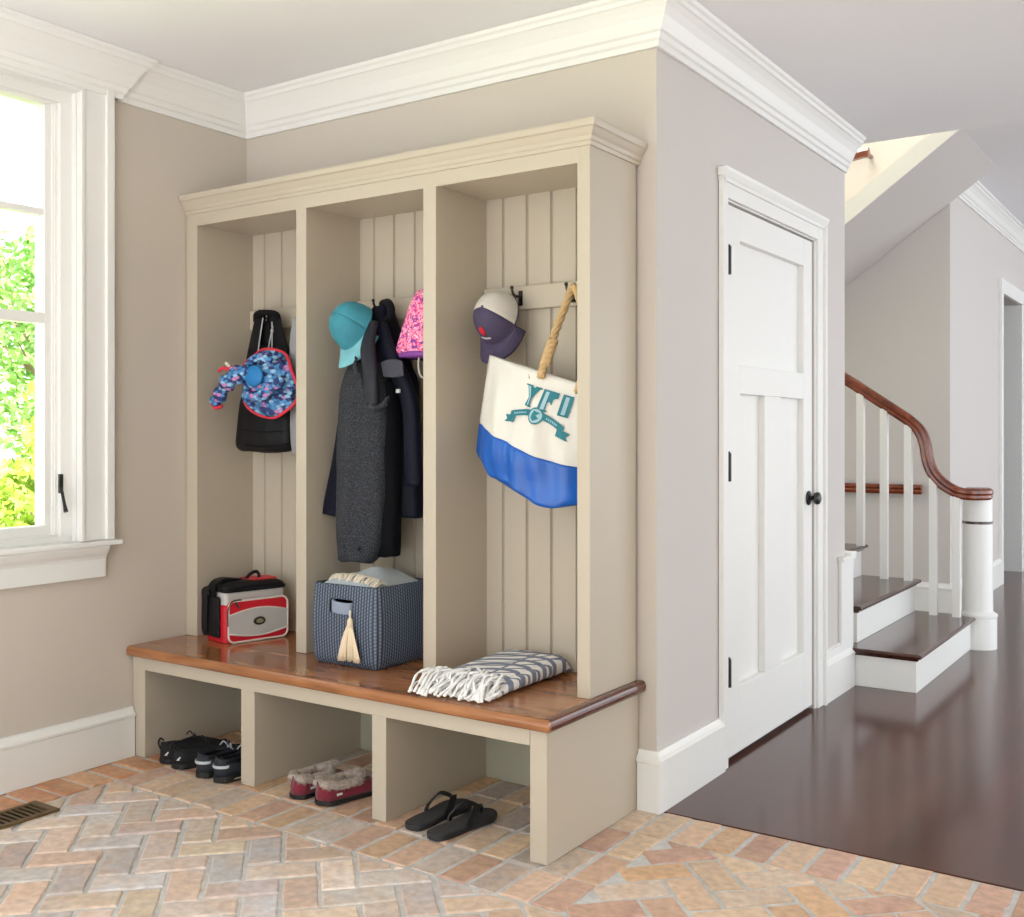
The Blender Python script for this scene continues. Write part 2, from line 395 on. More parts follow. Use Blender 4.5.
def sash(y0, y1):
    sh = MB(); t0, t1 = XL-.12, XL-.058
    sh.box(t0, t1, y1, y1+.04, gz0, gz1); sh.box(t0, t1, y0-.052, y0, gz0, gz1)
    sh.box(t0, t1, y0-.052, y1+.052, .868, gz0); sh.box(t0, t1, y0-.052, y1+.052, gz1, 2.50)
    sh.box(t0, t1+.008, y1+.026, y1+.036, .868, 2.5)
    sh.box(t0+.015, t1-.004, y0, y1, 2.055, 2.078); sh.box(t0+.01, t1-.0, y0, y1, 1.657, 1.695)
    s_ = sh.build('sash', TRIM, wn, bevel=.002)
    g = MB(); g.box(XL-.095, XL-.091, y0, y1, gz0, gz1); g.build('pane', GLASS, s_)
sash(gy0, gy1); sash(1.01, 1.585)
m = MB(); p0 = atX(61, 474, XL-.02); p1 = atX(62, 492, XL-.01); p2 = atX(66, 512, XL+.02)
m.box(p0.x-.006, p0.x+.006, p0.y-.008, p0.y+.006, p1.z-.005, p0.z); m.tube([p1+Vector((-.01, 0, .02)), p1, p1.lerp(p2, .6), p2], [.006, .006, .006, .009], 8)
m.build('window_latch', BLACK, wn, smooth=False, bevel=.001)['label'] = 'black metal casement latch'
m = MB(); m.box(XL-.06, XL+.062, WY0-.17, 2.525, .832, .85)
m.build('window_sill', TRIM, wn, bevel=.004)
m = MB(); m.prism([(XL+e, .832), (XL+.05, .832), (XL+.05, .822), (XL+.04, .805), (XL+.028, .79), (XL+.024, .78), (XL+.024, .712), (XL+e, .712)], WY0-.13, 2.475, 'y')
m.build('window_apron', TRIM, wn)

# ---------------------------------------------------------------- closet door
dr = struct(empty('door_1', (XD, 4.28, 0)))
m = MB(); t = XD-.006; bk = XD-.048; y0, y1, zt, zb = 3.778, 4.775, 2.122, .018
P1, P2 = (3.925, 4.665), ((3.93, 4.19), (4.365, 4.655))
m.box(bk, t, y0, P1[0], zb, zt); m.box(bk, t, P1[1], y1, zb, zt)
m.box(bk, t, P1[0], P1[1], 2.0, zt); m.box(bk, t, P1[0], P1[1], 1.406, 1.52); m.box(bk, t, P1[0], P1[1], zb, .275)
m.box(bk, t, 4.19, 4.375, .275, 1.406)
lf = m.build('door_leaf', TRIM, dr, bevel=.0025)
for a, b, c_, d in ((P1[0], P1[1], 1.52, 2.0), (P1[0], 4.19, .275, 1.406), (4.375, P1[1], .275, 1.406)):
    m = MB(); m.box(bk+.002, t-.028, a-.005, b+.005, c_-.005, d+.005); m.build('door_panel', TRIM, lf)
for z in (1.905, 1.124, .348):
    m = MB(); m.tube([(XD+.006, 3.786, z-.053), (XD+.006, 3.786, z+.053)], .0095, 10); m.ellip((XD+.006, 3.786, z+.055), (.006, .006, .006), 8, 6); m.box(XD-.006, XD-.001, 3.79, 3.815, z-.05, z+.05)
    m.build('hinge', BLACK, dr)['label'] = 'black door hinge'
m = MB(); ky, kz = 4.722, .962
def latheX(m, prof, y, z, x0, n=24):
    R = [[(x0+a, y+r*math.cos(2*PI*j/n), z+r*math.sin(2*PI*j/n)) for j in range(n)] for r, a in prof]; m.rings(R)
latheX(m, [(.001, 0), (.032, 0), (.033, .006), (.026, .01), (.011, .012), (.009, .022), (.016, .026), (.026, .032), (.029, .042), (.026, .051), (.016, .056), (.001, .058)], ky, kz, t)
m.build('door_knob', BLACK, dr, smooth=True)['label'] = 'round black door knob'
m = MB()
m.box(XD+e, XD+.016, 3.70, 3.758, 0.0005, 2.205); m.box(XD+.002, XD+.024, 3.697, 3.713, 0, 2.204)
m.box(XD+e, XD+.016, 4.797, 4.885, 0.0005, 2.205); m.box(XD+.002, XD+.030, 4.868, 4.89, 0, 2.204)
m.box(XD+e, XD+.0155, 3.757, 4.798, 2.135, 2.204)
m.box(XD+e, XD+.024, 3.695, 4.888, 2.190, 2.207); m.prism([(XD+e, 2.207), (XD+.024, 2.207), (XD+.036, 2.228), (XD+.038, 2.24), (XD+e, 2.24)], 3.69, 4.895, 'y')
m.box(XD-.11, XD+.004, 3.7585, 3.7695, 0, 2.128); m.box(XD-.11, XD+.004, 4.7855, 4.7965, 0, 2.128); m.box(XD-.11, XD+.004, 3.7585, 4.7965, 2.1285, 2.1345)
m.box(XD-.11, XD-.05, 3.7705, 4.7845, 0.0, 2.1275)
m.build('door_casing', TRIM, dr, bevel=.002)

# ---------------------------------------------------------------- bench and lockers
BT = .428
be = empty('shoe_bench', (-2.6, 2.9, 0), label='long taupe painted built-in bench base with four open shoe cubbies along the wall'.replace('four', 'three'), cat='bench')
yf, yb = 2.61, YB-.006
posts = [(XL+.004, -3.482), (-2.941, -2.872), (-2.32, -2.26), (-1.707, -1.648)]
for i, (a, b) in enumerate(posts):
    m = MB(); m.box(a, b, yf, yb, .0, .39); m.build('end_panel' if i in (0, 3) else 'divider', CAB, be, bevel=.002)
m = MB(); m.box(posts[0][1], posts[3][0], yf-.0008, yf+.03, .338, .389); m.build('front_rail', CAB, be, bevel=.0015)
m = MB(); m.box(posts[0][1], posts[3][0], yf+.03, yb-.02, .36, .3885); m.build('top_support', CAB, be)
m = MB(); m.box(posts[2][1], posts[3][0], yb-.02, yb, .0, .36); m.box(posts[1][1], posts[2][0], yb-.02, yb, .0, .36); m.box(posts[0][1], posts[1][0], yb-.02, yb, .0, .36); m.build('back_panel', CABD, be)
m = MB(); n = 8; pr = []
for j in range(n+1):
    a = -PI/2+PI*j/n; pr.append((.0+.012*math.cos(a), BT-.019+.019*math.sin(a)))
# bench top: rounded front and right nosing
xr, yfr = -1.634, 2.592
R = [[(XL+.003, yb, z), ] for z in (0,)]
prof = [(0, .39)]+[(q[0], q[1]) for q in pr]+[(0, BT), (-.0, BT)]
m.box(XL+.003, xr, yfr, yb, .39, BT)
m.mold([(XL+.003, yfr), (xr, yfr), (xr, yb)], [(-.001, .39)]+[(q[0], q[1]) for q in pr]+[(-.001, BT)])
# mould sweeps to the right of travel: front edge faces -y, end faces +x
bt = m.build('bench_top', CHERRY, bevel=0)
m = MB(); m.box(-1.650, xr, yfr+.004, yb, .3898, BT+.0006); m.mold([(xr, yfr+.002), (xr, yb)], [(-.001, .3895)]+[(q[0]+.0006, q[1]) for q in pr]+[(-.001, BT+.0006)]); m.build('end_reflection', wood('cherry_reflection', rgb(74, 34, 20), rgb(110, 56, 34), .22, (5, 1, 5), 4, coat=.3), bt)['label'] = 'right end nosing with a dark reflection painted into its colour'; tag(bt, 'long reddish cherry wood bench top with a rounded front edge', 'bench top')  # dark reflection on the right end is put into the wood colour
lk = empty('locker_cabinet', (-2.6, 3.0, BT), label='tall taupe three-bay open locker cabinet with beadboard back and crown', cat='locker cabinet')
cf = 2.865; lb = 3.172; z1 = 2.15
lp = [(XL+.004, -3.489), (-2.926, -2.873), (-2.313, -2.257), (-1.698, -1.652)]
for i, (a, b) in enumerate(lp):
    m = MB(); m.box(a, b, cf, lb, BT+.0005, z1)
    m.build('side_panel' if i in (0, 3) else 'divider', CAB, lk, bevel=.002)
m = MB(); m.box(lp[0][1]-.01, lp[3][0]+.01, cf-.0008, cf+.02, 2.095, z1+.012); m.build('top_rail', CAB, lk)
m = MB(); m.box(lp[0][0]+.003, lp[3][1]-.003, cf+.02, lb, 2.10, 2.13); m.box(lp[0][0]+.003, lp[3][1]-.003, cf+.002, lb-.001, 2.145, 2.185); m.build('top_panel', CAB, lk)
for i in range(3):
    a, b = lp[i][1], lp[i+1][0]; m = MB(); x = a-.033
    while x < b-.004:
        x2 = min(x+.103, b); m.add([(x, 3.170, 0), (x+.004, 3.165, 0), (x+.008, 3.17, 0), (x+.010, 3.163, 0), (x2-.003, 3.163, 0), (x2, 3.172, 0), (x2, 3.185, 0), (x, 3.185, 0)], [])
        k = len(m.v)-8; 
        for q in range(8): m.v[k+q].z = BT+.001
        m.v += [Vector((q.x, q.y, 2.10)) for q in m.v[k:k+8]]
        m.f += [(k+q, k+(q+1) % 8, k+8+(q+1) % 8, k+8+q) for q in range(8)]; m.m += [0]*8
        x = x2
    m.build('beadboard', CAB, lk)
cp = [(0, z1-.005), (.006, z1-.005), (.008, z1+.006), (.012, z1+.01), (.014, z1+.022), (.020, z1+.03), (.028, z1+.044), (.034, z1+.048), (.037, z1+.06), (.037, z1+.068), (0, z1+.068)]
m = MB(); m.mold([(XL+.003, cf), (lp[3][1], cf), (lp[3][1], YB-.004)], cp); m.box(XL+.003, lp[3][1], cf, YB-.004, z1+.04, z1+.067)
m.build('crown', CAB, lk)
RAILS = []
for i in range(3):
    a, b = lp[i][1]+.001, lp[i+1][0]-.001; m = MB(); m.box(a, b, 3.142, 3.164, 1.69, 1.775)
    RAILS.append(m.build('peg_rail', CAB, lk, bevel=.005))
def hook(rail, x, z=1.745):
    m = MB(); y = 3.142
    m.box(x-.008, x+.008, y-.004, y, z-.04, z+.012)
    m.tube(spline([(x, y-.004, z-.032), (x, y-.022, z-.037), (x, y-.034, z-.028), (x, y-.036, z-.014)], 5), .004, 8)
    m.tube(spline([(x, y-.004, z-.008), (x, y-.03, z-.010), (x, y-.05, z-.002), (x, y-.056, z+.014)], 5), .0045, 8)
    m.ellip((x, y-.057, z+.017), (.007, .007, .007), 10, 8); m.ellip((x, y-.036, z-.012), (.006, .006, .006), 10, 8)
    m.build('coat_hook', BLACK, rail)['label'] = 'black metal double coat hook'

# ---------------------------------------------------------------- staircase
sx = [-1.27, -1.585, -1.90]; rz_ = .19; FY = 6.63
st = empty('staircase', (-1.6, 6.0, 0), label='white staircase with dark wood treads, square balusters and a curved wood handrail', cat='staircase')
for i in range(5):
    x1 = -1.27-.315*i; yn = 5.345 if i == 0 else 5.455; z0, z1_ = rz_*i, rz_*(i+1)
    m = MB(); m.box(x1-.40, x1, yn, FY, z0+(.0005 if i else 0), z1_-.03); m.build('riser', TRIM, st, bevel=.002)
    m = MB(); m.box(x1-.36, x1+.018, yn-.02, FY+.03, z1_-.022, z1_)
    m.mold([(x1-.30, yn-.02), (x1+.018, yn-.02), (x1+.018, FY+.03), (x1-.36, FY+.03)][0:4] if False else [(x1-.36 if i else x1-.31, yn-.02), (x1+.018, yn-.02), (x1+.018, FY+.03), (x1-.36, FY+.03)],
           [(0, z1_-.022), (.008, z1_-.02), (.012, z1_-.011), (.008, z1_-.002), (0, z1_)])
    m.mold([(x1-.31, yn), (x1, yn), (x1, FY), (x1-.36, FY)], [(0, z1_-.036), (.006, z1_-.036), (.016, z1_-.022), (0, z1_-.022)])
    m.build('tread', DARKW, st)
def rail_z(x):
    pass
rail_px = [(-2.6, 1.99), (-1.98, 1.591), (-1.889, 1.53), (-1.77, 1.449), (-1.653, 1.369), (-1.584, 1.318), (-1.535, 1.262), (-1.508, 1.185), (-1.496, 1.109), (-1.471, 1.033), (-1.421, .97), (-1.355, .925), (-1.30, .906)]
BY = 6.56
path = spline([(x, BY, z) for x, z in rail_px]+[(-1.245, 6.585, .902), (-1.195, 6.65, .902), (-1.20, 6.73, .902), (-1.26, 6.76, .902)], 6)
m = MB(); R = []
for i, q in enumerate(path):                     # moulded handrail section
    t_ = (path[min(i+1, len(path)-1)]-path[max(i-1, 0)]).normalized()
    side = Vector((t_.y, -t_.x, 0)); side = side.normalized() if side.length > .15 else Vector((0, -1, 0)); up = side.cross(t_); up = up if up.z >= 0 or abs(up.z) < .3 else -up
    if up.x*0+up.z < 0: up = -up
    sec = [(-.016, -.034), (.016, -.034), (.026, -.022), (.024, -.008), (.030, .004), (.028, .02), (.016, .032), (-.016, .032), (-.028, .02), (-.030, .004), (-.024, -.008), (-.026, -.022)]
    R.append([q+side*a+up*b for a, b in sec])
m.rings(R)
m.lathe([(.001, .868), (.068, .868), (.08, .878), (.076, .892), (.084, .905), (.08, .925), (.06, .936), (.001, .938)], -1.25, 6.71, 32)
m.build('handrail', RAILW, st, smooth=False)['label'] = 'reddish brown curved wooden handrail ending in a volute'
def rz(x):
    pts = rail_px
    for (a, za), (b, zb_) in zip(pts, pts[1:]):
        if a <= x <= b: return za+(zb_-za)*(x-a)/(b-a)
    return .9
for i, x in enumerate((-1.335, -1.463, -1.605, -1.745, -1.885, -2.03, -2.17)):
    zb_ = .19 if x > -1.57 else (.38 if x > -1.89+.0 and x > -1.88 else (.57 if x > -2.19 else .76))
    m = MB(); s_ = .0215; m.box(x-s_, x+s_, BY-s_, BY+s_, zb_, rz(x)-.03); m.build('baluster', TRIM, st, bevel=.001)
m = MB(); m.lathe([(.001, 0), (.105, 0), (.105, .18), (.108, .185), (.108, .20), (.096, .206), (.084, .215), (.082, .5), (.080, .868), (.001, .868)], -1.25, 6.71, 40)
nw = m.build('newel_post', TRIM, st, smooth=False)
m = MB(); m.lathe([(.081, .725), (.0845, .727), (.0845, .739), (.081, .741)], -1.25, 6.71, 40); m.build('collar', DARKW, nw)['label'] = 'thin dark ring around the newel'
# level rail on the far wall
m = MB(); zz = .863
m.rings([[(x, FW-.07+a, zz+b) for a, b in [(-.02, -.03), (.02, -.03), (.026, -.01), (.022, .0), (.03, .015), (.018, .036), (-.018, .036), (-.03, .015), (-.022, 0), (-.026, -.01)]] for x in (-3.1, -1.79)])
for x in (-2.9, ): m.tube([(x, FW-.001, zz-.05), (x, FW-.05, zz-.05), (x, FW-.07, zz-.025)], .008, 8)
tag(m.build('handrail', RAILW), 'straight brown wooden rail running level along the far wall behind the balusters', 'handrail')
# upper flight seen from below
up = empty('upper_staircase', (-2.0, 7.2, 2.3), label='sloped plastered underside of the upper stair flight with a pale side board', cat='staircase')
fz = lambda X: 2.55+.724*(X+2.015)
m = MB(); Y0, Y1 = 6.65, FW-.003
x0, x1 = -4.3, -1.331
m.prism([(x0, fz(x0)), (x1, fz(x1)), (x1, fz(x1)+.1), (x0, fz(x0)+.1)], Y0+.012, Y1, 'y'); m.build('soffit', HALLW, up)
m = MB(); m.prism([(x0, fz(x0)), (x1, fz(x1)), (x1, fz(x1)+.125), (x0, fz(x0)+.125)], Y0, Y0+.012, 'y'); m.build('side_board', TRIM, up)
m = MB(); q0 = atY(868, 152, 7.6); zz = q0.z
m.rings([[(x, 7.62+a, z+b) for a, b in [(-.02, -.03), (.02, -.03), (.03, .01), (.018, .033), (-.018, .033), (-.03, .01)]] for x, z in ((-2.9, zz-.1), (q0.x-.04, zz), (q0.x, zz))])
m.tube([(q0.x-.02, 7.62, zz), (q0.x-.02, FW-.001, zz)], .015, 8)
tag(m.build('handrail', RAILW), 'short end of a brown wooden rail on the bright upstairs wall', 'handrail')

# ---------------------------------------------------------------- floor register
BRZ = mat('bronze', rgb(112, 92, 62), .45, metal=.6)
m = MB(); a0, a1, b0, b1 = -3.365, -3.225, 1.72, 2.085; f = .02
m.box(a0, a1, b0, b0+f, 0, .009); m.box(a0, a1, b1-f-.01, b1, 0, .009); m.box(a0, a0+f, b0+f, b1-f-.01, 0, .009); m.box(a1-f, a1, b0+f, b1-f-.01, 0, .009)
vt = m.build('floor_register', BRZ, bevel=.002); tag(vt, 'bronze slotted metal floor vent set in the bricks under the window', 'vent')
m = MB(); y = b0+f+.004
while y < b1-f-.014:
    m.add([(a0+f, y, .007), (a1-f, y, .007), (a1-f, y+.007, .008), (a0+f, y+.007, .008), (a0+f, y, .0045), (a1-f, y, .0045), (a1-f, y+.007, .0055), (a0+f, y+.007, .0055)],
          [(0, 1, 2, 3), (7, 6, 5, 4), (0, 4, 5, 1), (3, 2, 6, 7), (0, 3, 7, 4), (1, 5, 6, 2)]); y += .021
m.build('slats', BRZ, vt)
m = MB(); m.box(a0+.01, a1-.01, b0+.01, b1-.01, .0018, .0028); m.build('duct', mat('duct_dark', rgb(14, 12, 10), .8), vt)
# ---------------------------------------------------------------- outside the window
LAWN = mat('lawn', rgb(150, 176, 70), .9, var=.25, vscale=3)
m = MB(); m.box(-60, XL-.2, -30, 50, -.5, -.35); struct(m.build('ground', LAWN))
m = MB(); m.box(-6.6, XL-.2, -6, 8, -.34, -.28); struct(m.build('bounce_slab', mat('bounce_white', rgb(236, 235, 232), .8, var=.05, vscale=5)))  # unseen pale slab, added to bounce sunlight through the window to the ceiling
def leaf_mat(name, c1, c2):
    m_ = bpy.data.materials.new(name); m_.use_nodes = True; N = m_.node_tree.nodes; L = m_.node_tree.links; p = N['Principled BSDF']
    p.inputs['Roughness'].default_value = .6
    g = N.new('ShaderNodeNewGeometry'); r = ramp(N, [(0, c1), (1, c2)]); L.new(g.outputs['Random Per Island'], r.inputs[0]); L.new(r.outputs[0], p.inputs['Base Color'])
    tr = N.new('ShaderNodeBsdfTranslucent'); L.new(r.outputs[0], tr.inputs[0]); mx = N.new('ShaderNodeMixShader'); mx.inputs[0].default_value = .4
    L.new(p.outputs[0], mx.inputs[1]); L.new(tr.outputs[0], mx.inputs[2]); L.new(mx.outputs[0], N['Material Output'].inputs[0]); return m_
LEAVES = [leaf_mat('leaf_green', rgb(92, 142, 62), rgb(158, 190, 110)), leaf_mat('leaf_yellow_green', rgb(122, 156, 44), rgb(186, 202, 92)), leaf_mat('leaf_pale', rgb(120, 132, 96), rgb(190, 182, 150))]
BARK = mat('bark', rgb(120, 104, 84), .9, bump=.5, bscale=30)
def tree(name, x, y, h, rad, n, lm, label, cat, seed, zb=.35, group=None, size=.065):
    r = random.Random(seed); t = empty(name, (x, y, -.35), label=label, cat=cat)
    if group: t['group'] = group
    tr = MB(); tr.tube([(x, y, -.36), (x+.05, y, h*.3), (x-.03, y+.05, h*.6), (x, y, h*.9)], [rad*.09, rad*.07, rad*.05, .01], 7)
    for k in range(9):
        a = r.uniform(0, 2*PI); z = h*r.uniform(.15, .7); l = rad*r.uniform(.5, .9)
        tr.tube([(x, y, z), (x+l*.5*math.cos(a), y+l*.5*math.sin(a), z+l*.3), (x+l*math.cos(a), y+l*math.sin(a), z+l*.75)], [rad*.03, rad*.02, .006], 5)
    tr.build('trunk', BARK, t)
    m = MB()
    blobs = [(x+rad*.6*r.uniform(-1, 1), y+rad*.6*r.uniform(-1, 1), h*r.uniform(zb, .95), rad*r.uniform(.25, .5)) for _ in range(26)]
    for k in range(n):
        bx, by, bz, br = r.choice(blobs); d = Vector((r.gauss(0, 1), r.gauss(0, 1), r.gauss(0, 1))).normalized()*br*r.uniform(.5, 1.05)
        c = Vector((bx, by, bz))+d; u = Vector((r.gauss(0, 1), r.gauss(0, 1), r.gauss(0, 1))).normalized(); v = u.orthogonal().normalized(); s_ = size*r.uniform(.6, 1.2)
        m.add([c-u*s_, c+v*s_*.45, c+u*s_, c-v*s_*.45], [(0, 1, 2, 3)])
    m.build('foliage', lm, t)
tree('tree', -10.6, 6.9, 3.5, 1.3, 6000, LEAVES[0], 'light green leafy tree rising highest outside the window', 'tree', 3)
tree('tree', -14.5, 9.6, 3.4, 1.9, 3600, LEAVES[2], 'pale greyish green tree beyond the yard outside the window', 'tree', 5)
tree('shrub', -7.2, 5.0, 1.5, .9, 5000, LEAVES[1], 'bright yellow green shrub low outside the window pane, nearest the house', 'shrub', 8, zb=-.1, size=.06)
tree('shrub', -9.4, 4.5, 1.7, 1.0, 5000, LEAVES[2], 'sparse pale shrub behind the bright yellow green shrub', 'shrub', 9, zb=-.1, size=.06)
tree('shrub', -16, 15.5, 2.6, 2.4, 3000, LEAVES[1], 'broad yellow green shrub far back in the yard', 'shrub', 10, zb=-.1)

# ---------------------------------------------------------------- soft things: a closed cloth body lofted between two side outlines
def drape(levels, Y0, n=44, rows=34, amp=.006, freq=60, seed=1, sq=.7, zr=.0, cap=True, taper=True):
    """levels: (py, pxL, pxR, depth) read at the distance Y0; returns a closed lofted body"""
    r = random.Random(seed); ph = [r.uniform(0, 6.28) for _ in range(5)]
    L_ = []
    for py, a, b, d in levels:
        A, B = atY(a, py, Y0), atY(b, py, Y0); L_.append(Vector((A.x, B.x, (A.z+B.z)/2)).to_4d()); L_[-1].w = d
    out = []
    for i in range(rows+1):
        t = i/rows*(len(L_)-1); k = min(int(t), len(L_)-2); f = t-k
        p = [L_[max(k-1, 0)], L_[k], L_[k+1], L_[min(k+2, len(L_)-1)]]
        def q(j):
            a, b, c_, d = p[0][j], p[1][j], p[2][j], p[3][j]
            return .5*(2*b+(c_-a)*f+(2*a-5*b+4*c_-d)*f*f+(3*b-a-3*c_+d)*f**3)
        xl, xr_, z, dp = q(0), q(1), q(2), q(3); cx, hw = (xl+xr_)/2, (xr_-xl)/2; ring = []
        if taper and (i == 0 or i == rows): hw *= .93; dp *= .6
        for j in range(n):
            a = 2*PI*j/n; ca, sa = math.cos(a), math.sin(a)
            X = cx+hw*math.copysign(abs(ca)**sq, ca); Yo = dp/2*math.copysign(abs(sa)**sq, sa)
            w_ = amp*(math.sin((X-cx)*freq+ph[0]+z*2)+.6*math.sin((X-cx)*freq*1.9+ph[1]-z*4)+.5*math.sin(z*22+ph[2]+X*12))*(abs(sa)**.5)
            ring.append(Vector((X, Y0-dp*.0+Yo+(w_ if sa < 0 else -w_*.3), z+.004*math.sin(X*freq*.8+ph[3]) if i in (0, rows) else z)))
        out.append(ring)
    return MB().rings(out)
def frontY(obj_mb, x, z):                        # nearest front surface height of a body at (x, z)
    best = None
    for v in obj_mb.v:
        d = (v.x-x)**2+(v.z-z)**2
        if best is None or d < best[0]-1e-5 or (abs(d-best[0]) < 1e-4 and v.y < best[1]): best = (d, v.y)
    return best[1]

# --- blue patterned hat, black tote bag, grey garment (left bay)
hook(RAILS[0], atY(268, 318, 3.13).x)
BLK = mat('black_nylon', rgb(13, 13, 17), .6, spec=.3, bump=.3, bscale=200)
BLK2 = mat('black_neoprene', rgb(9, 10, 14), .75, spec=.25, bump=.3, bscale=150)
GREYC = mat('grey_cord', rgb(176, 178, 182), .6)
bag = empty('tote_bag', atY(264, 453, 3.04), label='black tote bag hanging by wide straps in the left locker bay behind the blue hat', cat='bag')
m = drape([(362, 250, 289, .05), (380, 247, 291, .08), (405, 243, 292, .10), (430, 240, 293, .10), (446, 239, 292, .09), (452, 244, 287, .06)], 3.04, amp=.003, freq=30, seed=4)
m.build('body', BLK, bag, smooth=True)
m = MB(); P = lambda x, y, Y=3.03: atY(x, y, Y)
m.mi = 0
bpath = spline([P(245, 445, 2.992), P(258, 447, 2.986), P(276, 447, 2.986), P(287, 444, 2.992)], 5); m.tube(bpath, .004, 6)
seam = spline([P(242, 430, 2.992), P(262, 432, 2.985), P(288, 431, 2.99)], 5); m.tube(seam, .0022, 6)
m.build('bottom_seam', BLK2, bag)
def ribbon(m, pts, wd, th, side=None):
    pts = spline(pts, 6); R = []
    for i, q in enumerate(pts):
        t_ = (pts[min(i+1, len(pts)-1)]-pts[max(i-1, 0)]).normalized(); sd = Vector(side) if side else Vector((1, 0, 0)); sd = (sd-t_*sd.dot(t_)).normalized(); u = t_.cross(sd)
        wd_ = wd if not isinstance(wd, (tuple, list)) else wd[0]+(wd[1]-wd[0])*i/(len(pts)-1)
        R.append([q+sd*wd_/2+u*th/2, q-sd*wd_/2+u*th/2, q-sd*wd_/2-u*th/2, q+sd*wd_/2-u*th/2])
    m.rings(R)
for pts, wd in (([P(260, 316, 3.07), P(256, 335, 3.05), P(250, 368, 3.02)], (.045, .06)), ([P(274, 316, 3.07), P(279, 335, 3.05), P(286, 368, 3.02)], (.045, .06)),
                ([P(262, 314, 3.10), P(260, 340, 3.09), P(257, 368, 3.07)], (.04, .07)), ([P(271, 314, 3.10), P(272, 340, 3.09), P(275, 368, 3.07)], (.04, .07))):
    m = MB(); ribbon(m, pts, wd, .006); m.build('strap', BLK, bag)
m = MB(); m.tube(spline([P(256, 321, 3.08), P(257, 314, 3.06), P(268, 312.5, 3.05), P(277, 315, 3.06), P(279, 325, 3.08)], 6), .012, 10); m.build('strap_pad', BLK2, bag, smooth=True)
m = drape([(322, 258, 277, .012), (345, 255, 281, .016), (372, 250, 287, .02)], 3.085, amp=.002, seed=3, rows=10); m.build('back_flap', BLK2, bag, smooth=True)
m = MB()
m.tube(spline([P(263, 318, 3.03), P(259, 345, 3.0), P(256, 372, 2.98)], 6), .0028, 6); m.tube(spline([P(273, 326, 3.03), P(269, 345, 3.0), P(266, 372, 2.98)], 6), .0028, 6)
m.tube(spline([P(272, 322, 3.03), P(272, 345, 3.0), P(271, 372, 2.98)], 6), .0028, 6); m.ellip(P(272, 331, 3.02), (.007, .006, .01), 10, 8)
m.build('drawcord', GREYC, bag)['label'] = 'grey drawcords with a small toggle'
GREYF = mat('grey_fleece', rgb(150, 150, 152), .85, bump=.4, bscale=90, sheen=.3)
m = drape([(317, 296, 310, .05), (330, 295, 315, .07), (350, 294, 317, .08), (400, 294, 318, .08), (440, 294, 318, .08), (455, 295, 317, .07)], 3.05, amp=.006, freq=50, seed=9)
g = empty('jacket', atY(303, 455, 3.05), label='light grey garment hanging half hidden behind the divider right of the black tote', cat='jacket'); m.build('body', GREYF, g, smooth=True)
hook(RAILS[0], -3.03)
m = MB(); m.tube(spline([P(297, 319, 3.06), P(299, 313, 3.08), P(303, 312, 3.09), P(306, 318, 3.07)], 5), .004, 6); m.build('hanging_loop', GREYF, g)
# patterned hat
PAT = bpy.data.materials.new('blue_scale_print'); PAT.use_nodes = True; N = PAT.node_tree.nodes; L = PAT.node_tree.links; p = N['Principled BSDF']; p.inputs['Roughness'].default_value = .75
tc = N.new('ShaderNodeTexCoord'); mp = N.new('ShaderNodeMapping'); mp.inputs['Scale'].default_value = (52, 52, 80); mp.inputs['Rotation'].default_value = (0, .35, 0); L.new(tc.outputs['Object'], mp.inputs[0])
v = N.new('ShaderNodeTexVoronoi'); v.inputs['Scale'].default_value = 1; v.inputs['Randomness'].default_value = .75; L.new(mp.outputs[0], v.inputs['Vector'])
rr = ramp(N, [(0, rgb(44, 62, 120)), (.25, rgb(72, 138, 192)), (.45, rgb(150, 196, 224)), (.66, rgb(196, 130, 180)), (.74, rgb(90, 150, 204)), (.9, rgb(40, 54, 104))], True)
sp = N.new('ShaderNodeSeparateColor'); L.new(v.outputs['Color'], sp.inputs[0]); L.new(sp.outputs[0], rr.inputs[0])
rd = ramp(N, [(.4, (1, 1, 1, 1)), (.7, (.45, .5, .62, 1))]); L.new(v.outputs['Distance'], rd.inputs[0])
mx = N.new('ShaderNodeMix'); mx.data_type = 'RGBA'; mx.blend_type = 'MULTIPLY'; mx.inputs['Factor'].default_value = 1; L.new(rr.outputs[0], mx.inputs['A']); L.new(rd.outputs[0], mx.inputs['B']); L.new(mx.outputs['Result'], p.inputs['Base Color'])
RED = mat('red_trim', rgb(214, 48, 70), .6)
TEALIN = mat('blue_lining', rgb(30, 120, 184), .6)
h = empty('sun_hat', atY(264, 418, 2.96), label='blue scale patterned sun hat with red trimmed brim hanging over the black tote', cat='hat')
HC = atY(264, 384, 2.93); hs = (atY(292, 384, 2.93).x-atY(264, 384, 2.93).x)
OUT = [(262, 349), (270, 349.5), (279, 355), (286, 365), (290, 377), (291, 390), (288, 403), (281, 412), (271, 417), (259, 417), (250, 413), (242, 404), (238, 395), (236, 385), (237, 374), (241, 363), (247, 355), (254, 350)]
_sp = spline([Vector((x, y, 0)) for x, y in OUT+OUT[:1]], 3)[:-1]; rim = [atY(q.x, q.y, 2.925) for q in _sp]; nr = len(rim); cc = atY(258, 382, 2.925); R = []
for q in range(9):
    f = q/8; R.append([cc+(p_-cc)*(.15+.85*f)+Vector((0, -.03*(1-f)**1.5+.012*math.sin(j*.57+f*5)*f+.03*f*f, 0)) for j, p_ in enumerate(rim)])
m = MB(); m.rings(R, True, True); m.build('brim', PAT, h, smooth=True, solid=.006)
m = MB(); m.tube(R[-1], .0065, 8, loop=True); m.build('piping', RED, h, smooth=True)['label'] = 'red piping round the brim'
m = MB(); Q = lambda x, y, d=2.9: atY(x, y, d)
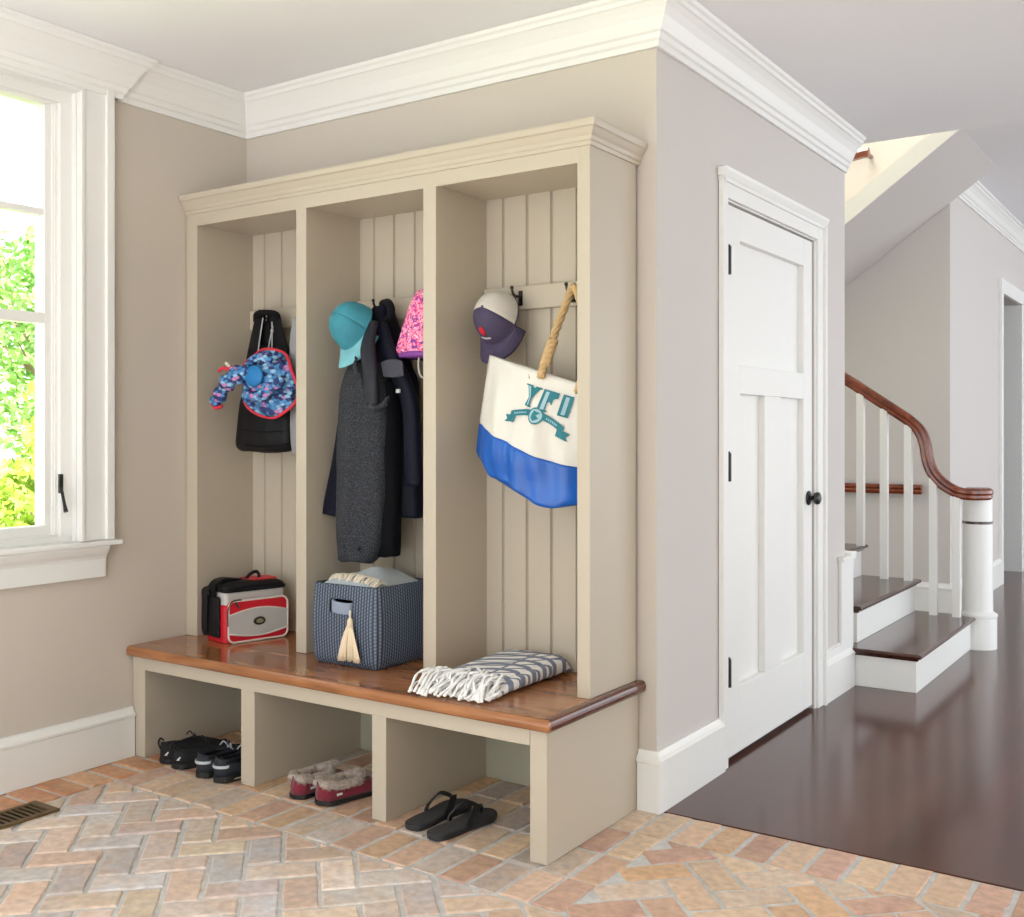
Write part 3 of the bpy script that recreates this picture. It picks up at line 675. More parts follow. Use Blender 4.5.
m.tube(spline([Q(252, 372, 2.9), Q(240, 374, 2.88), Q(230, 380, 2.87), Q(223, 389, 2.87), Q(218, 399, 2.88), Q(215, 404, 2.885)], 6), [.024+.008*math.sin(i*.9+1)+.005*math.sin(i*2.3)+.016*(1-i/30) for i in range(31)], 14, flat=.7)
m.tube(spline([Q(244, 396, 2.9), Q(258, 396, 2.88), Q(272, 388, 2.885), Q(283, 378, 2.90)], 6), [.022+.006*math.sin(i*.9) for i in range(19)], 12, flat=.6)
m.tube(spline([Q(246, 368, 2.9), Q(252, 360, 2.9), Q(262, 357, 2.9), Q(272, 362, 2.9)], 6), [.016]*19, 12, flat=.6)
m.build('crown', PAT, h, smooth=True, subsurf=1)
m = MB(); m.ellip(Q(254, 376, 2.885), (.05, .018, .042), 18, 12); m.build('lining', TEALIN, h, smooth=True)['label'] = 'plain bright blue inner lining'
m = MB(); m.tube(spline([Q(219, 371, 2.86), Q(223, 368, 2.855), Q(228, 369, 2.86), Q(232, 366, 2.87)], 5), .007, 8); m.build('piping', RED, h, smooth=True); m = MB(); m.tube(spline([Q(212, 404, 2.875), Q(216, 408, 2.87), Q(222, 406, 2.875)], 5), .007, 8); m.build('piping', RED, h, smooth=True)
m = MB(); m.tube([Q(226, 363, 2.86), Q(229, 366, 2.855)], .006, 8); m.build('cord_end', mat('cream', rgb(232, 222, 196), .6), h)['label'] = 'small cream cord end'

# --- caps
def cap(name, loc, updir, frontdir, mats, label, logo=False, sc=1.0):
    """local frame: z = top of the dome, y = towards the visor"""
    z = Vector(updir).normalized(); y = Vector(frontdir); y = (y-z*y.dot(z)).normalized(); x = y.cross(z)
    M = Matrix((x, y, z)).transposed().to_4x4(); M = Matrix.Translation(Vector(loc)) @ M @ Matrix.Scale(sc, 4)
    t = empty(name, loc, label=label, cat='cap')
    front, back, brim, btn = mats
    m1, m2 = MB(), MB(); NU, NV = 32, 12
    rx, ry, hz = .083, .098, .115
    def pt(i, j, k=1.0):
        a = 2*PI*i/NU; th = PI/2*j/NV; s_ = math.cos(th)**.8 if j < NV else 0.02
        return Vector((rx*k*s_*math.cos(a), ry*k*s_*math.sin(a), hz*k*math.sin(th)**1.05 if j else 0))
    for i in range(NU):
        for j in range(NV):
            mid = (i+.5)/NU*360; tgt = m1 if 8 < mid < 172 else m2
            tgt.add([pt(i, j), pt(i+1, j), pt(i+1, j+1), pt(i, j+1)], [(0, 1, 2, 3)])
    for mb_, nm, mt in ((m1, 'front_panel', front), (m2, 'back_panel', back)):
        mb_.xf(M); bmj = mb_.build(nm, mt, t, smooth=True, solid=.003)
        b_ = bmesh.new(); b_.from_mesh(bmj.data); bmesh.ops.remove_doubles(b_, verts=b_.verts, dist=.0012); bmesh.ops.recalc_face_normals(b_, faces=b_.faces); b_.to_mesh(bmj.data); b_.free()
    m = MB(); R = []
    for i in range(25):
        a = math.radians(12+156*i/24); base = Vector((rx*math.cos(a), ry*math.sin(a), .0)); row = []
        for j in range(7):
            f = j/6; ext = .078*pw(math.sin((a-math.radians(12))/math.radians(156)*PI), .55)
            q = base+Vector((math.cos(a)*.012*f, ext*f, 0)); q.z = -.35*(q.x**2)/.083*1.2*f-.012*f+.004; row.append(q)
        R.append(row)
    m.rings(R, closed=False, caps=False); m.xf(M); m.build('visor', brim, t, smooth=True, solid=.004)
    m = MB(); m.ellip((0, 0, hz), (.007, .007, .004), 10, 6); m.xf(M); m.build('button', btn, t, smooth=True)
    m = MB(); m.tube([(rx*1.01*math.cos(a), ry*1.01*math.sin(a), .006) for a in [2*PI*i/32 for i in range(32)]], .0055, 6, loop=True, flat=.4); m.xf(M); m.build('sweatband', btn, t, smooth=True)
    return t, M
TEAL = mat('teal_cotton', rgb(58, 138, 156), .8, bump=.3, bscale=150, var=.15, vscale=14)
TEALL = mat('pale_teal_cotton', rgb(120, 184, 196), .8, bump=.2, bscale=150, var=.12, vscale=25)
NAVYP = mat('dusty_purple_cotton', rgb(70, 62, 88), .85, bump=.3, bscale=160)
MESH = mat('white_mesh', rgb(206, 200, 190), .8, bump=.8, bscale=420)
hook(RAILS[1], atY(381, 305, 3.13).x)
c1 = atY(357, 329, 2.96)
cap('baseball_cap', c1, (-.22, -.82, .48), (.02, -.30, -.95), (TEAL, TEAL, TEALL, TEAL), 'teal baseball cap with pale visor hanging at the left of the dark coats', sc=.95)
c2 = atY(500, 319, 3.06)
t_, M2 = cap('baseball_cap', c2, (-.02, -.95, .30), (-.14, -.24, -.95), (NAVYP, MESH, NAVYP, NAVYP), 'purple baseball cap with white mesh back hanging above the canvas beach bag', sc=.94)
hook(RAILS[2], atY(519, 297, 3.13).x)
m = MB()
def cap_front(u, v_, k=1.03):                    # u across, v_ up the front of the dome
    th = v_*PI/2; s_ = math.cos(th)**.8; a = PI/2+u
    return M2 @ Vector((.083*k*s_*math.cos(a), .098*k*s_*math.sin(a), .115*k*math.sin(th)))
LOGO = mat('logo_red', rgb(206, 32, 48), .5); LOGW = mat('logo_white', rgb(230, 226, 226), .5)
ring = [[cap_front(.20*r_*math.cos(a), .45+.13*r_*math.sin(a), 1.03+.01*(1-r_)) for a in [2*PI*i/16 for i in range(16)]] for r_ in (1, .6, .1)]
m.rings(ring, True, True); m.build('emblem', LOGO, t_, smooth=True)['label'] = 'small red round emblem'
m = MB()
for k in range(7):
    u = -.26+.08*k; q0, q1, q2, q3 = [cap_front(a, b, 1.035) for a, b in ((u, .22), (u+.05, .22), (u+.05, .27), (u, .27))]; m.add([q0, q1, q2, q3], [(0, 1, 2, 3)])
m.build('stitched_text', LOGW, t_, solid=.001)['label'] = 'small white stitched lettering under the emblem'

# --- dark coats (middle bay)
NAVY = mat('navy_nylon', rgb(10, 13, 30), .65, spec=.2, bump=.4, bscale=40)
TWEED = bpy.data.materials.new('charcoal_tweed'); TWEED.use_nodes = True; N = TWEED.node_tree.nodes; L = TWEED.node_tree.links; p = N['Principled BSDF']; p.inputs['Roughness'].default_value = .9
tc = N.new('ShaderNodeTexCoord'); n = N.new('ShaderNodeTexNoise'); n.inputs['Scale'].default_value = 330; n.inputs['Detail'].default_value = 2; L.new(tc.outputs['Object'], n.inputs['Vector'])
r = ramp(N, [(.42, rgb(12, 13, 17)), (.75, rgb(80, 84, 94))]); L.new(n.outputs['Fac'], r.inputs[0]); L.new(r.outputs[0], p.inputs['Base Color'])
INK = mat('black_wool', rgb(8, 9, 14), .85, spec=.15, bump=.4, bscale=80)
jk = empty('jacket', atY(375, 515, 3.06), label='navy hooded jacket hanging in the middle bay behind the long tweed coat', cat='jacket')
m = drape([(306, 375, 391, .07), (318, 370, 392, .1), (335, 362, 397, .13), (352, 356, 402, .15), (368, 354, 408, .15), (382, 353, 414, .15), (400, 352, 415, .15), (430, 352, 417, .14), (470, 352, 419, .14), (500, 352, 421, .13), (515, 352, 421, .12)], 3.07, amp=.009, freq=42, seed=2, taper=False)
m.build('body', NAVY, jk, smooth=True)
def P2(x, y, Y): return atY(x, y, Y)
m = drape([(400, 343, 356, .04), (440, 337, 356, .05), (480, 330, 356, .06), (505, 325.5, 356, .06), (515, 324.5, 356, .06)], 2.965, amp=.003, seed=7, taper=False); m.build('front_flap', NAVY, jk, smooth=True)
m = MB(); m.tube(spline([P2(355, 368, 2.94), P2(350, 385, 2.93), P2(347, 410, 2.945)], 6), [.02, .03]+[.034]*8+[.03, .024, .016], 12, flat=.6); m.build('shoulder', NAVY, jk, smooth=True)
m = MB(); m.tube(spline([P2(383, 326, 3.0), P2(387, 345, 2.97), P2(395, 365, 2.96), P2(404, 385, 2.96), P2(411, 410, 2.97), P2(413, 450, 2.98), P2(415, 485, 2.99)], 6), [.026+.014*min(1, i/14) for i in range(37)], 14, flat=.75); m.build('sleeve', NAVY, jk, smooth=True)
m = MB(); m.tube(spline([P2(383, 304, 3.06), P2(388, 303, 3.03), P2(391, 309, 3.02), P2(390, 318, 3.03), P2(386, 322, 3.04)], 6), .016, 10); m.build('hood', BLK2, jk, smooth=True)
m = MB(); m.ellip(P2(378, 309, 3.05), (.022, .012, .012), 12, 8); m.build('collar_label', mat('pale_label', rgb(176, 182, 184), .5), jk, smooth=True)['label'] = 'pale woven label at the neck'
m = MB(); m.add([P2(381, 362, 2.925), P2(392, 358, 2.915), P2(403, 361, 2.925), P2(404, 376, 2.925), P2(394, 378, 2.91), P2(384, 377, 2.92)], [(0, 1, 2, 3, 4, 5)]); m.build('fleece_cuff', mat('grey_knit', rgb(66, 66, 76), .9, bump=.5, bscale=120), jk, solid=.012, bevel=.004, subsurf=1, smooth=True)['label'] = 'turned back grey fleece lining'
m = MB(); m.box(*[c for q in zip(P2(397, 393, 2.915), P2(399.5, 389, 2.909)) for c in q]); m.build('zipper_pull', GREYC, jk)['label'] = 'small silver zipper pull'
ct = empty('coat', atY(368, 560, 2.97), label='long charcoal tweed coat hanging in front of the navy jacket in the middle bay', cat='coat')
m = drape([(362, 354, 378, .07), (372, 350, 382, .09), (384, 346, 386, .1), (400, 343, 388, .11), (440, 341, 388, .11), (490, 340, 386, .11), (540, 340, 382, .11), (562, 341, 372, .1)], 2.955, amp=.006, freq=40, seed=5)
m.build('front_panel', TWEED, ct, smooth=True)
m = drape([(380, 372, 396, .07), (420, 368, 399, .08), (480, 368, 399, .08), (530, 367, 398.5, .08), (556, 368, 398, .07)], 2.985, amp=.008, freq=50, seed=6)
m.build('back_panel', INK, ct, smooth=True)
m = MB(); m.tube(spline([P2(374, 322, 2.95), P2(368, 345, 2.91), P2(370, 370, 2.885), P2(371, 392, 2.885), P2(372, 404, 2.89)], 7), [.02+.012*min(1, i/8) for i in range(29)], 14, flat=.6); m.build('sleeve', mat('charcoal_lining', rgb(30, 30, 40), .5, spec=.3, bump=.2, bscale=30), ct, smooth=True)['label'] = 'smooth charcoal sleeve'
m = MB(); r_ = random.Random(3)
pp = spline([P2(355, 356, 2.895), P2(357, 370, 2.885), P2(363, 385, 2.88), P2(366, 400, 2.88), P2(373, 408, 2.875), P2(383, 406, 2.88), P2(389, 396, 2.9)], 8)
m.tube([q+Vector((r_.gauss(0, .002), r_.gauss(0, .002), r_.gauss(0, .002))) for q in pp], [(.008+.003*r_.random())*min(1, .3+i/8, .3+(len(pp)-1-i)/8) for i, _ in enumerate(pp)], 9); m.build('collar', TWEED, ct, smooth=True)
m = MB(); m.ellip(P2(359, 549, 2.895), (.007, .004, .007), 12, 8); m.build('button', BLK2, ct, smooth=True)

# --- pink floral hat
PINK = bpy.data.materials.new('pink_floral'); PINK.use_nodes = True; N = PINK.node_tree.nodes; L = PINK.node_tree.links; p = N['Principled BSDF']; p.inputs['Roughness'].default_value = .75
tc = N.new('ShaderNodeTexCoord'); n = N.new('ShaderNodeTexNoise'); n.inputs['Scale'].default_value = 34; n.inputs['Detail'].default_value = 3; n.inputs['Distortion'].default_value = 2.2; L.new(tc.outputs['Object'], n.inputs['Vector'])
r = ramp(N, [(.3, rgb(110, 60, 150)), (.4, rgb(228, 60, 130)), (.47, rgb(246, 176, 208)), (.52, rgb(222, 40, 110)), (.58, rgb(250, 210, 226)), (.64, rgb(226, 96, 160)), (.7, rgb(150, 90, 180))], True); L.new(n.outputs['Fac'], r.inputs[0]); L.new(r.outputs[0], p.inputs['Base Color'])
ph = empty('sun_hat', atY(422, 357, 3.03), label='bright pink floral fabric hat with purple hem hanging at the right of the middle bay', cat='hat')
m = drape([(291, 421, 432, .05), (300, 415, 440, .1), (318, 410, 446, .13), (338, 405.5, 448, .15), (354, 401.5, 451, .16)], 3.03, amp=.005, freq=50, seed=8)
m.build('body', PINK, ph, smooth=True)
m = drape([(353.5, 401, 451.5, .166), (357.5, 401, 451.5, .166)], 3.03, amp=.005, freq=50, seed=8, rows=3, taper=False); m.build('hem', mat('purple_hem', rgb(130, 64, 150), .7), ph, smooth=True)['label'] = 'purple hem'
m = MB(); m.tube(spline([P2(419, 356, 3.0), P2(418.5, 368, 3.0), P2(421, 376, 3.0), P2(428, 378, 3.0), P2(434, 368, 3.0), P2(434, 356, 3.0)], 6), .0035, 8); m.build('chin_cord', mat('cream_cord', rgb(222, 214, 200), .6), ph, smooth=True)['label'] = 'cream chin cord loop'
hook(RAILS[1], atY(426, 300, 3.13).x)

# --- canvas beach bag (right bay), tilted on one rope handle
CANV = mat('cream_canvas', rgb(222, 218, 209), .8, bump=.35, bscale=260, var=.03, vscale=6)
BLUE = mat('royal_blue_nylon', rgb(14, 88, 178), .32, bump=.5, bscale=14, var=.12, vscale=10)
ROPE = mat('jute_rope', rgb(198, 166, 120), .9, bump=.6, bscale=90)
INKT = mat('teal_print', rgb(22, 112, 124), .6); INKL = mat('pale_blue_print', rgb(150, 186, 196), .6)
BYY = 2.99
A, B = atY(509, 361, BYY), atY(576, 382, BYY); du = (B-A).normalized(); dv = Vector((du.z, 0, -du.x)); dv = dv if dv.z < 0 else -dv; dvp = dv.copy(); dv = Vector((-.13, 0, -.99))    # along the rim, down the sagging side, square down
bb = empty('beach_bag', atY(540, 500, BYY), label='cream canvas beach bag with blue bottom and teal lettering hanging tilted in the right bay', cat='bag')
O_ = A-du*.085                                     # top left corner of the bag
def BP(u, v_, y): k = .84+.08*min(1, max(0, u)/.26) if v_ > 0 else 1; q = O_+du*u+dv*v_*k; return Vector((q.x, y, q.z))
BWd, BH = .435, .44
def bag_front(u, v_):
    bul = .075*(1-abs(2*u/BWd-1)**2.5)*(.35+.65*math.sin(min(1, v_/BH*1.05)*PI*.62))
    fold = .007*math.sin(u*38+v_*6)*min(1, v_/.1)+.005*math.sin(u*71-v_*14+1)*min(1, v_/.2)+.006*math.sin(v_*30+u*9)*(v_/BH)
    return BYY-.012-bul+fold
def bag_edges(v_):                                 # side edges belly outwards
    t = v_/BH; return -.012*math.sin(t*PI*.6)-.0, BWd+.02*math.sin(t*PI*.6)
def bag_body(v0, v1, rows, name, mt, k=0.0):
    m = MB(); R = []; n = 40
    for i in range(rows+1):
        v_ = v0+(v1-v0)*i/rows; l, r2 = bag_edges(v_); ring = []
        sh = 1-.16*max(0, (v_-BH*.90)/(BH*.10))**2 if v_ > BH*.9 else 1
        for j in range(n+1):
            s_ = j/n; u = l+(r2-l)*s_; uu = (u-(BWd/2))*sh+BWd/2; e_ = pw(math.sin(s_*PI), .35); dy = bag_front(min(max(u, 0), BWd), v_)-BYY
            sag = .016*math.sin(s_*PI*3+.5)*(v_/BH)**3+.018*(math.sin(s_*PI)-.5)*(v_/BH)**3
            ring.append(BP(uu, v_+sag, BYY+dy*e_-k))
        for j in range(n-1, 0, -1):
            s_ = j/n; u = l+(r2-l)*s_; uu = (u-(BWd/2))*sh+BWd/2; e_ = pw(math.sin(s_*PI), .35)
            sag = .016*math.sin(s_*PI*3+.5)*(v_/BH)**3+.018*(math.sin(s_*PI)-.5)*(v_/BH)**3
            ring.append(BP(uu, v_+sag, BYY+(.02+.045*math.sin(min(1, v_/BH)*PI*.7))*e_+k))
        R.append(ring)
    m.rings(R); return m.build(name, mt, bb, smooth=True)
bag_body(0, .292, 20, 'canvas_body', CANV); bag_body(.287, BH, 14, 'blue_base', BLUE, .0015)['label'] = 'shiny royal blue bottom'
def print_poly(polys, mt, name, lift=.006, label=None):
    m = MB()
    for poly in polys:
        b_ = bmesh.new(); vs = [b_.verts.new((u, v_, 0)) for u, v_ in poly]; b_.faces.new(vs)
        bmesh.ops.triangulate(b_, faces=b_.faces)
        for _ in range(2): bmesh.ops.subdivide_edges(b_, edges=[e_ for e_ in b_.edges if e_.calc_length() > .012], cuts=1)
        bmesh.ops.triangulate(b_, faces=b_.faces)
        b_.verts.ensure_lookup_table(); vv = []
        for q in b_.verts:
            u0_, v0_ = q.co.x, q.co.y; w3 = du*u0_+dvp*v0_; det = du.x*dv.z-dv.x*du.z; u = (w3.x*dv.z-dv.x*w3.z)/det; v_ = (du.x*w3.z-w3.x*du.z)/det/(.84+.08*min(1, max(0, u)/.26)); l, r2 = bag_edges(v_); s_ = (u-l)/(r2-l)
            sag = .016*math.sin(s_*PI*3+.5)*(v_/BH)**3+.018*(math.sin(s_*PI)-.5)*(v_/BH)**3
            dy = bag_front(min(max(u, 0), BWd), v_)-BYY
            vv.append(BP(u, v_+sag, BYY+dy*pw(math.sin(s_*PI), .35)-lift))
        m.add(vv, [tuple(x.index for x in f_.verts) for f_ in b_.faces]); b_.free()
    o = m.build(name, mt, bb); 
    if label: o['label'] = label
    return o
LX, LY, LH = .212, .046, .070                      # lettering origin in bag coordinates (u, v downwards)
def G(pts, dx, sx_=1.0): return [(LX+dx+x*sx_*LH, LY+(1-y)*LH) for x, y in pts]
Yg = [(0, 1), (.42, 1), (.42, .93), (.34, .93), (.5, .55), (.66, .93), (.58, .93), (.58, 1), (.95, 1), (.95, .93), (.86, .93), (.6, .42), (.6, .08), (.7, .08), (.7, 0), (.28, 0), (.28, .08), (.38, .08), (.38, .42), (.1, .93), (0, .93)]
Fg = [(0, 1), (.78, 1), (.78, .72), (.7, .72), (.66, .92), (.36, .92), (.36, .56), (.5, .56), (.52, .64), (.58, .64), (.58, .38), (.52, .38), (.5, .47), (.36, .47), (.36, .08), (.46, .08), (.46, 0), (.02, 0), (.02, .08), (.12, .08), (.12, .92), (0, .92)]
Ig = [(0, 1), (.48, 1), (.48, .92), (.36, .92), (.36, .08), (.48, .08), (.48, 0), (0, 0), (0, .08), (.12, .08), (.12, .92), (0, .92)]
def inner(x0, y0, x1, y1, w_): return [(x0-w_, y0), (x0+w_, y0), (x1+w_, y1), (x1-w_, y1)]
print_poly([G(Yg, 0)], INKT, 'letter', label='teal outlined serif letter Y'); print_poly([G(Fg, .073)], INKT, 'letter', label='teal outlined serif letter F'); print_poly([G(Ig, .139)], INKT, 'letter', label='teal outlined serif letter I')
YI = [(.16, .93), (.30, .93), (.52, .47), (.52, .08), (.43, .08), (.43, .45)]
print_poly([G(YI, 0)], INKL, 'letter_fill', .0072); print_poly([G(inner(.23, .08, .23, .92, .085), .073)], INKL, 'letter_fill', .0072); print_poly([G(inner(.23, .08, .23, .92, .085), .139)], INKL, 'letter_fill', .0072)
def arc(u0, u1, v0, h_, n=10): return [(u0+(u1-u0)*i/n, v0-h_*math.sin(PI*i/n)) for i in range(n+1)]
ub, vb = LX-.022, LY+LH+.030
rib = lambda a, b: [(ub+.195*t, vb-.026*math.sin(PI*t)+.0) for t in [a+(b-a)*i/8 for i in range(9)]]
band = lambda a, b: rib(a, b)+[(u, v_+.021) for u, v_ in rib(a, b)[::-1]]
print_poly([band(.0, .42), band(.62, 1.0), [(ub-.022, vb+.018), (ub+.022, vb+.010), (ub+.022, vb+.034), (ub-.022, vb+.042), (ub-.012, vb+.03)], [(ub+.175, vb+.01), (ub+.219, vb+.018), (ub+.209, vb+.03), (ub+.219, vb+.042), (ub+.175, vb+.034)]], INKT, 'ribbon_print', label='teal ribbon banner print')
cu, cv = ub+.10, vb-.010
print_poly([[(cu+.026*math.cos(a), cv+.028*math.sin(a)) for a in [2*PI*i/18 for i in range(18)]]], INKT, 'emblem_ring', .0068)
print_poly([[(cu+.021*math.cos(a), cv+.023*math.sin(a)) for a in [2*PI*i/18 for i in range(18)]]], INKL, 'emblem_field', .0076)
print_poly([[(cu-.008, cv-.016), (cu+.012, cv-.012), (cu+.002, cv-.002), (cu+.013, cv+.006), (cu-.002, cv+.018), (cu-.012, cv+.01), (cu+.001, cv+.004), (cu-.012, cv-.004)]], INKT, 'emblem_mark', .0084, 'small teal curl in the middle of the emblem')
print_poly([[(ub+.195*t, vb-.026*math.sin(PI*t)+.008) for t in (k, k+.02)]+[(ub+.195*t, vb-.026*math.sin(PI*t)+.014) for t in (k+.02, k)] for k in (.08, .115, .15, .185, .22, .255, .29)], INKL, 'ribbon_lettering', .0072, 'tiny pale lettering on the ribbon')
print_poly([[(ub+.195*t, vb-.026*math.sin(PI*t)+.008) for t in (k, k+.02)]+[(ub+.195*t, vb-.026*math.sin(PI*t)+.014) for t in (k+.02, k)] for k in (.68, .715, .75, .785, .82, .855)], INKL, 'ribbon_lettering', .0072, 'tiny pale lettering on the ribbon')
def rope(name, pts, r=.0125, twist=46):
    pts = spline(pts, 10); m = MB(); k = len(pts)
    for s_ in range(3):
        q = []; prev = None
        for i in range(k):
            t_ = (pts[min(i+1, k-1)]-pts[max(i-1, 0)]).normalized(); a0 = Vector((0, 1, 0)); a0 = (a0-t_*a0.dot(t_)).normalized(); b0 = t_.cross(a0); an = i*twist/k*1.0+s_*2*PI/3
            q.append(pts[i]+a0*r*.55*math.cos(an)+b0*r*.55*math.sin(an))
        m.tube(q, r*.62, 8)
    m.build(name, ROPE, bb, smooth=True)
rope('rope_handle', [P2(541, 377, 2.935), P2(543, 368, 2.94), P2(549, 350, 2.965), P2(556, 330, 3.0), P2(565, 307, 3.045), P2(573, 287, 3.075), P2(580, 300, 3.06), P2(592, 340, 3.01), BP(.40, .03, 2.94)])
rope('rope_knot', [P2(545, 364, 2.945), P2(549, 352, 2.955), P2(553, 341, 2.975)], .0165, 12)
hook(RAILS[2], atY(573, 290, 3.13).x, 1.74)
m = MB(); m.rings([[BP(u, .004+dv_, y) for dv_, y in ((0, BYY+.02), (.03, BYY+.025), (.03, BYY+.03), (0, BYY+.026))] for u in (.1, .40)]); m.build('inner_facing', CANV, bb)
m = MB(); m.tube([BP(.195, .012, 2.955), BP(.205, .035, 2.95)], .004, 8); m.build('snap_clip', mat('brass', rgb(150, 120, 80), .4, metal=.8), bb)

# --- cooler bag on the bench (left bay)
REDN = mat('red_nylon', rgb(200, 26, 44), .5, bump=.2, bscale=160); GRYN = mat('grey_nylon', rgb(186, 184, 180), .55, bump=.2, bscale=160); PIPE = mat('pale_piping', rgb(220, 212, 204), .5)
cb = empty('cooler_bag', (-3.247, 2.812, BT+.0008), math.atan2(.265, .061), label='red and grey soft cooler bag with black lid on the wooden bench', cat='cooler bag')
def rbox(x0, x1, y0, y1, z0, z1, r=.02, n=4):
    R = []
    poly = []
    for cx_, cy_, a0 in ((x1-r, y1-r, 0), (x0+r, y1-r, 90), (x0+r, y0+r, 180), (x1-r, y0+r, 270)):
        for i in range(n+1): a = math.radians(a0+90*i/n); poly.append((cx_+r*math.cos(a), cy_+r*math.sin(a)))
    return MB().prism(poly, z0, z1)
rbox(.0, .27, .018, .175, .0, .148, .018).build('lower_body', REDN, cb, local=True, bevel=.004)
rbox(.001, .269, .019, .174, .149, .197, .018).build('upper_body', GRYN, cb, local=True, bevel=.003)
m = rbox(-.004, .274, .012, .18, .198, .212, .02); m.build('lid_rim', BLK, cb, local=True, bevel=.004)
m = MB(); R = []
for i in range(9):
    f = i/8; s_ = math.cos(f*PI/2)**.5 if i < 8 else .15; R.append([(.135+(x-.135)*s_, .096+(y-.096)*s_, .212+.026*math.sin(f*PI/2)) for x, y in [(q.x, q.y) for q in rbox(-.002, .272, .014, .178, 0, 1, .03).v[:20]]])
m.rings(R); m.build('lid', BLK, cb, local=True, smooth=True)
m = rbox(.12, .255, .04, .15, .222, .2385, .03); m.build('lid_panel', REDN, cb, local=True, bevel=.004)['label'] = 'red panel on the lid'
def face_patch(pts, y, th, r=None):
    return MB().prism(pts, y, y+th, 'y')
def rrect(x0, x1, z0, z1, r=.02, n=5):
    out = []
    for cx_, cz_, a0 in ((x1-r, z1-r, 0), (x0+r, z1-r, 90), (x0+r, z0+r, 180), (x1-r, z0+r, 270)):
        for i in range(n+1): a = math.radians(a0+90*i/n); out.append((cx_+r*math.cos(a), cz_+r*math.sin(a)))
    return out
pk = face_patch(rrect(.006, .268, .004, .166, .026), .0, .019).build('front_pocket', REDN, cb, local=True, bevel=.003)
m = MB(); m.tube([Vector((x, .0, z)) for x, z in rrect(.006, .268, .004, .166, .026)], .0042, 8, loop=True); m.build('piping', PIPE, pk, local=True, smooth=True)['label'] = 'pale piping'
n = 14; top = [(.008+.258*i/n, .112+.020*math.sin(PI*i/n)) for i in range(n+1)]; bot = [(.266-.258*i/n, .040-.018*math.sin(PI*i/n)) for i in range(n+1)]
face_patch(top+bot, -.002, .003).build('grey_band', GRYN, pk, local=True)['label'] = 'grey curved centre band'
m = MB(); m.tube([Vector((x, -.002, z)) for x, z in top], .003, 6); m.tube([Vector((x, -.002, z)) for x, z in bot], .003, 6); m.build('band_piping', PIPE, pk, local=True, smooth=True)
m = MB(); m.prism([(.139+.026*math.cos(a), .079+.0165*math.sin(a)) for a in [2*PI*i/24 for i in range(24)]], -.006, -.001, 'y'); m.build('badge', mat('dark_badge', rgb(48, 46, 34), .4), pk, local=True, bevel=.001)['label'] = 'dark oval badge'
m = MB(); m.prism([(.139+.016*math.cos(a), .079+.009*math.sin(a)) for a in [2*PI*i/20 for i in range(20)]], -.0072, -.006, 'y'); m.build('badge_mark', mat('badge_silver', rgb(150, 150, 120), .35, metal=.4), pk, local=True)
m = MB(); m.tube(spline([(.003, -.001, .07), (.003, -.001, .135), (.022, -.002, .166), (.06, -.002, .169)], 6), .0032, 6); m.tube([(.034, -.004, .163), (.046, -.007, .140)], .004, 6); m.build('zipper', mat('zip_dark', rgb(60, 54, 52), .4), pk, local=True)
m = MB(); ribbon(m, [Vector(q) for q in ((-.006, .10, .03), (-.006, .10, .15), (-.01, .10, .222), (.03, .10, .245), (.10, .10, .238))], .05, .006, (0, 1, 0)); ribbon(m, [Vector(q) for q in ((-.004, .12, .215), (-.026, .13, .20), (-.022, .14, .16), (-.018, .15, .05), (-.01, .15, .02))], .045, .006, (0, 1, 0)); m.build('shoulder_strap', BLK, cb, local=True, smooth=False)
m = MB(); m.tube(spline([(.13, .09, .236), (.15, .09, .255), (.178, .09, .262), (.19, .09, .245), (.185, .09, .236)], 6), .007, 8, flat=.6); m.build('carry_handle', BLK, cb, local=True, smooth=True)
m = rbox(-.014, -.001, .05, .168, .02, .18, .006); m.build('side_pocket', BLK, cb, local=True, bevel=.006)

# --- woven basket with blanket (middle bay)
BSK = bpy.data.materials.new('navy_woven_rope'); BSK.use_nodes = True; N = BSK.node_tree.nodes; L = BSK.node_tree.links; p = N['Principled BSDF']; p.inputs['Roughness'].default_value = .6
at2 = N.new('ShaderNodeAttribute'); at2.attribute_name = 'rib'; r = ramp(N, [(.25, rgb(26, 32, 44)), (.9, rgb(116, 130, 152))]); L.new(at2.outputs['Fac'], r.inputs[0]); L.new(r.outputs[0], p.inputs['Base Color'])
bk_ = empty('storage_basket', (-2.56, 2.93, BT+.0008), label='navy woven square basket with a cream tassel on the wooden bench', cat='basket')
x0, x1, y0, y1, r0 = -2.755, -2.452, 2.785, 3.075, .022
per = []
def arcp(cx_, cy_, a0, n=9): return [(cx_+r0*math.cos(math.radians(a0+90*i/n)), cy_+r0*math.sin(math.radians(a0+90*i/n)), math.radians(a0+90*i/n)) for i in range(n+1)]
def side(ax, ay, bx, by, ang, n=150): return [(ax+(bx-ax)*i/n, ay+(by-ay)*i/n, math.radians(ang)) for i in range(1, n)]
per += arcp(x0+r0, y0+r0, 180)+side(x0+r0, y0, x1-r0, y0, 270)+arcp(x1-r0, y0+r0, 270)+side(x1, y0+r0, x1, y1-r0, 0)+arcp(x1-r0, y1-r0, 0)+side(x1-r0, y1, x0+r0, y1, 90)+arcp(x0+r0, y1-r0, 90)+side(x0, y1-r0, x0, y0+r0, 180)
HB = .285; verts, faces, ribv = [], [], []; rows = 84; K = len(per); s_acc = [0]
for i in range(1, K): s_acc.append(s_acc[-1]+math.hypot(per[i][0]-per[i-1][0], per[i][1]-per[i-1][1]))
